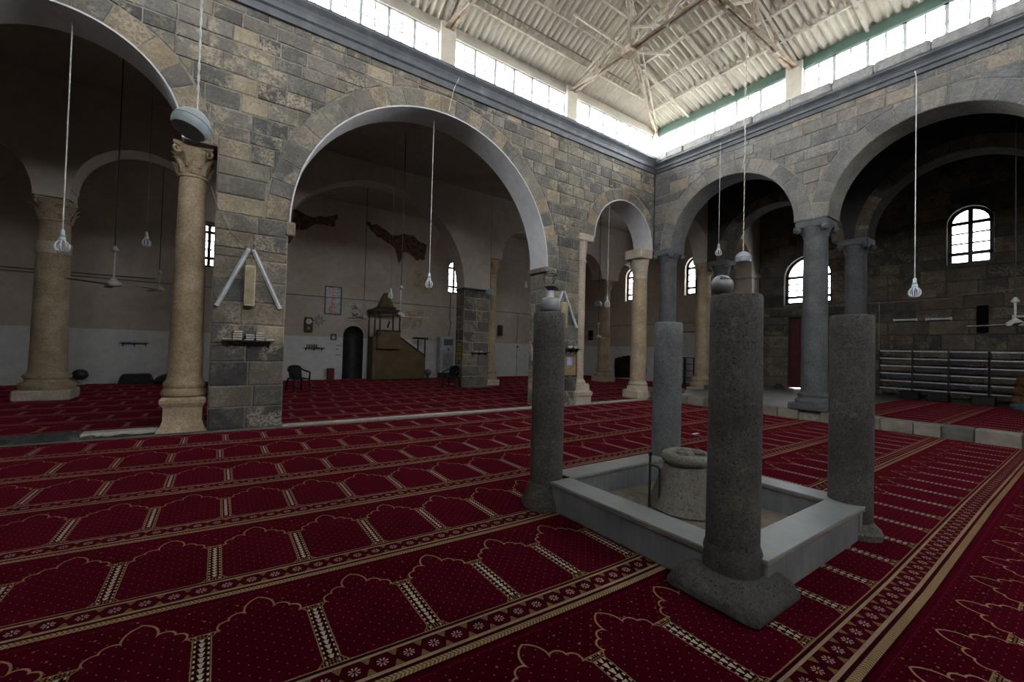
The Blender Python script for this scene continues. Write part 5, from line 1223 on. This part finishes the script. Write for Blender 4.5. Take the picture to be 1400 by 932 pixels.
# dark pier fittings
gp_ = thing('gilt_panel', 'gilt panelled calendar hanging on the dark hall pier', 'picture', (8.27, 15.62, 1.05))
MB().box((-.03, -.2, 0), (0, .2, .78)).build('backing', 'wood_dark', gp_)
for i in range(3):
    for k in range(4): MB().box((-.04, -.18+i*.125, .03+k*.185), (-.03, -.075+i*.125, .19+k*.185)).build('gilt_tile', 'gold_frame', gp_)
shelf(8.62, 9.45, 1.42, MY-.02, 'black shelf on the front of the dark hall pier', .2)
for i, x in enumerate((8.80, 9.05)): book((x, MY-.12, 1.42), .16, .15, .07, .1*i, '%s pale book on the dark pier shelf' % ('left', 'right')[i], 'books on the dark pier shelf', 'paper')

# ================================================================== HALL RIGHT WALL
wbd = thing('white_board', 'white board on the hall wall behind the dark corner column', 'board', (XO-.02, 12.55, 1.50))
MB().box((-.03, -.50, 0), (0, .52, 1.22)).build('panel', 'plaster_white', wbd); MB().box((-.04, -.52, 1.20), (0, .54, 1.25)).build('rail', 'steel_dark', wbd)
tag(MB().cbox((XO-.16, 11.95, 1.95), (XO-.01, 12.15, 2.72), .01).build('column_speaker', 'speaker_black'), 'narrow black speaker beside the white board', 'speaker')
tag(MB().cbox((XO-.16, 19.45, 2.33), (XO-.01, 19.75, 2.95), .01).build('column_speaker', 'speaker_black'), 'narrow black speaker in the far corner of the hall', 'speaker')
def rack(x, y0, y1, z0, z1, nsh, nbay, label, legs=.0, dpt=.14, edge='shelf_edge'):
    t = thing('book_rack', label, 'shelf', (x, (y0+y1)/2, z0)); hw = (y1-y0)/2; H = z1-z0
    for i in range(nbay+1):
        yy = -hw+2*hw*i/nbay; MB().box((-.02, yy-.022, 0), (dpt, yy+.022, H)).build('upright', 'shelf_black', t)
    for k in range(nsh):
        z = legs+(H-legs-.03)*k/(nsh-1)
        for i in range(nbay):
            a, b_ = -hw+2*hw*i/nbay+.022, -hw+2*hw*(i+1)/nbay-.022
            s_ = MB().box((.0, a, z), (dpt, b_, z+.028)).build('shelf_board', 'shelf_black', t); MB().box((-.014, a, z-.006), (0, b_, z+.034)).build('edge_strip', edge, s_)
    return t
rack(XO-.5, 12.05, 13.1, 0, 1.42, 5, 2, 'low dark rack of books below the white board', .06, edge='shelf_black')
shelf_ = shelf(-.35, .35, 1.85, 0, 'small bracket shelf on the hall wall under the arched window', .2); shelf_.location = (XO-.0, 15.95, 1.85); shelf_.rotation_euler = (0, 0, -PI/2)
cable([(XO-.03, 9.7, 3.2), (XO-.03, YB-.1, 3.2)], .018, 'conduit', 'thin conduit along the right wall of the hall', 'conduit')

# ================================================================== RIGHT AISLE
rack(19.2, 2.19, 4.77, RF+.28, 1.90, 6, 3, 'long black metal shoe rack of six shelves by the aisle wall', .06)
rack(19.2, .55, 2.17, RF+.28, 1.90, 6, 2, 'second black metal shoe rack at the right edge of the picture', .06)
for i, (y, L) in enumerate(((4.0, .5), (3.3, .5), (2.3, .5), (1.4, .4))):
    bb = thing('rack_foot', ['black support block under the far end of the shoe rack', 'black support block under the middle of the shoe rack', 'black support block where the two racks meet', 'black support block under the near rack'][i], 'support', (19.35, y, RF), group='blocks under the shoe racks')
    MB().cbox((-.15, -L/2, 0), (.2, L/2, .28), .02).build('block', 'black_plastic', bb)
def wtube(y0, y1, z, label):
    t = thing('tube_light', label, 'light', (XO-.03, (y0+y1)/2, z), group='tube lights on the aisle wall'); hw = (y1-y0)/2
    MB().box((-.04, -hw, -.045), (0, hw, .045)).build('housing', 'steel_dark', t); MB().tube([(-.06, -hw+.02, 0), (-.06, hw-.02, 0)], .035, 8).build('tube', 'tube_glass', t, smooth=True)
    for s_ in (-1, 1): MB().box((-.08, s_*hw-.02, -.05), (0, s_*hw+.02, .05)).build('end_cap', 'white_plastic', t)
wtube(3.95, 4.55, 3.0, 'left tube light on the aisle wall above the shoe rack'); wtube(3.11, 3.71, 3.0, 'middle tube light on the aisle wall above the shoe rack'); wtube(1.15, 1.78, 3.0, 'tube light at the right edge behind the white fan')
sp = thing('column_speaker', 'tall black speaker on the aisle wall above the shoe rack', 'speaker', (XO-.02, 2.41, 2.54)); MB().cbox((-.16, -.12, 0), (0, .12, .84), .01).build('cabinet', 'speaker_black', sp); MB().box((-.168, -.10, .03), (-.16, .10, .81)).build('grille', 'speaker_black', sp)
cable([(XO-.03, 6.0, 3.72), (XO-.03, 4.9, 3.66), (XO-.03, 3.2, 3.68), (XO-.03, 2.9, 3.76), (XO-.03, 1.0, 3.9)], .012, 'conduit', 'pale cable strung along the aisle wall above the tube lights')
cable([(XO-.03, 4.98, 3.7), (XO-.03, 4.98, .6)], .012, 'conduit', 'thin cable dropping down the aisle wall beside the shoe rack')
bk = thing('blanket_heap', 'heap of patterned orange blankets at the right edge of the aisle', 'blanket', (18.6, 1.30, RF))
for i, (w2, h0, mt) in enumerate(((.42, 0, 'blanket_blue'), (.40, .16, 'blanket'), (.36, .42, 'blanket'), (.30, .68, 'blanket'))):
    lathe_obj('fold', [(w2*.9, h0), (w2, h0+.05), (w2*1.02, h0+.14), (w2*.92, h0+.24), (w2*.6, h0+.28), (.05, h0+.29)], mt, bk, 20, .03, i)
tag(MB().cbox((7.80, 4.77, .001), (7.98, 4.83, .012), .004).build('paper_scrap', 'paper'), 'small white paper scrap on the court carpet behind the basin', 'paper')
tag(MB().lathe([(.12, 0), (.14, .05), (.10, .14), (.03, .18)], 9, wob=lambda a, z: 1+.15*math.sin(3*a)).build('stone', 'basalt_worn', loc=(19.0, 8.6, RF)), 'loose dark stone lying by the aisle wall left of the door', 'stone')
tag(MB().lathe([(.16, 0), (.18, .06), (.12, .16), (.04, .2)], 9, wob=lambda a, z: 1+.15*math.sin(4*a)).build('stone', 'basalt_worn', loc=(19.3, 8.05, RF)), 'larger loose dark stone at the foot of the aisle door', 'stone')
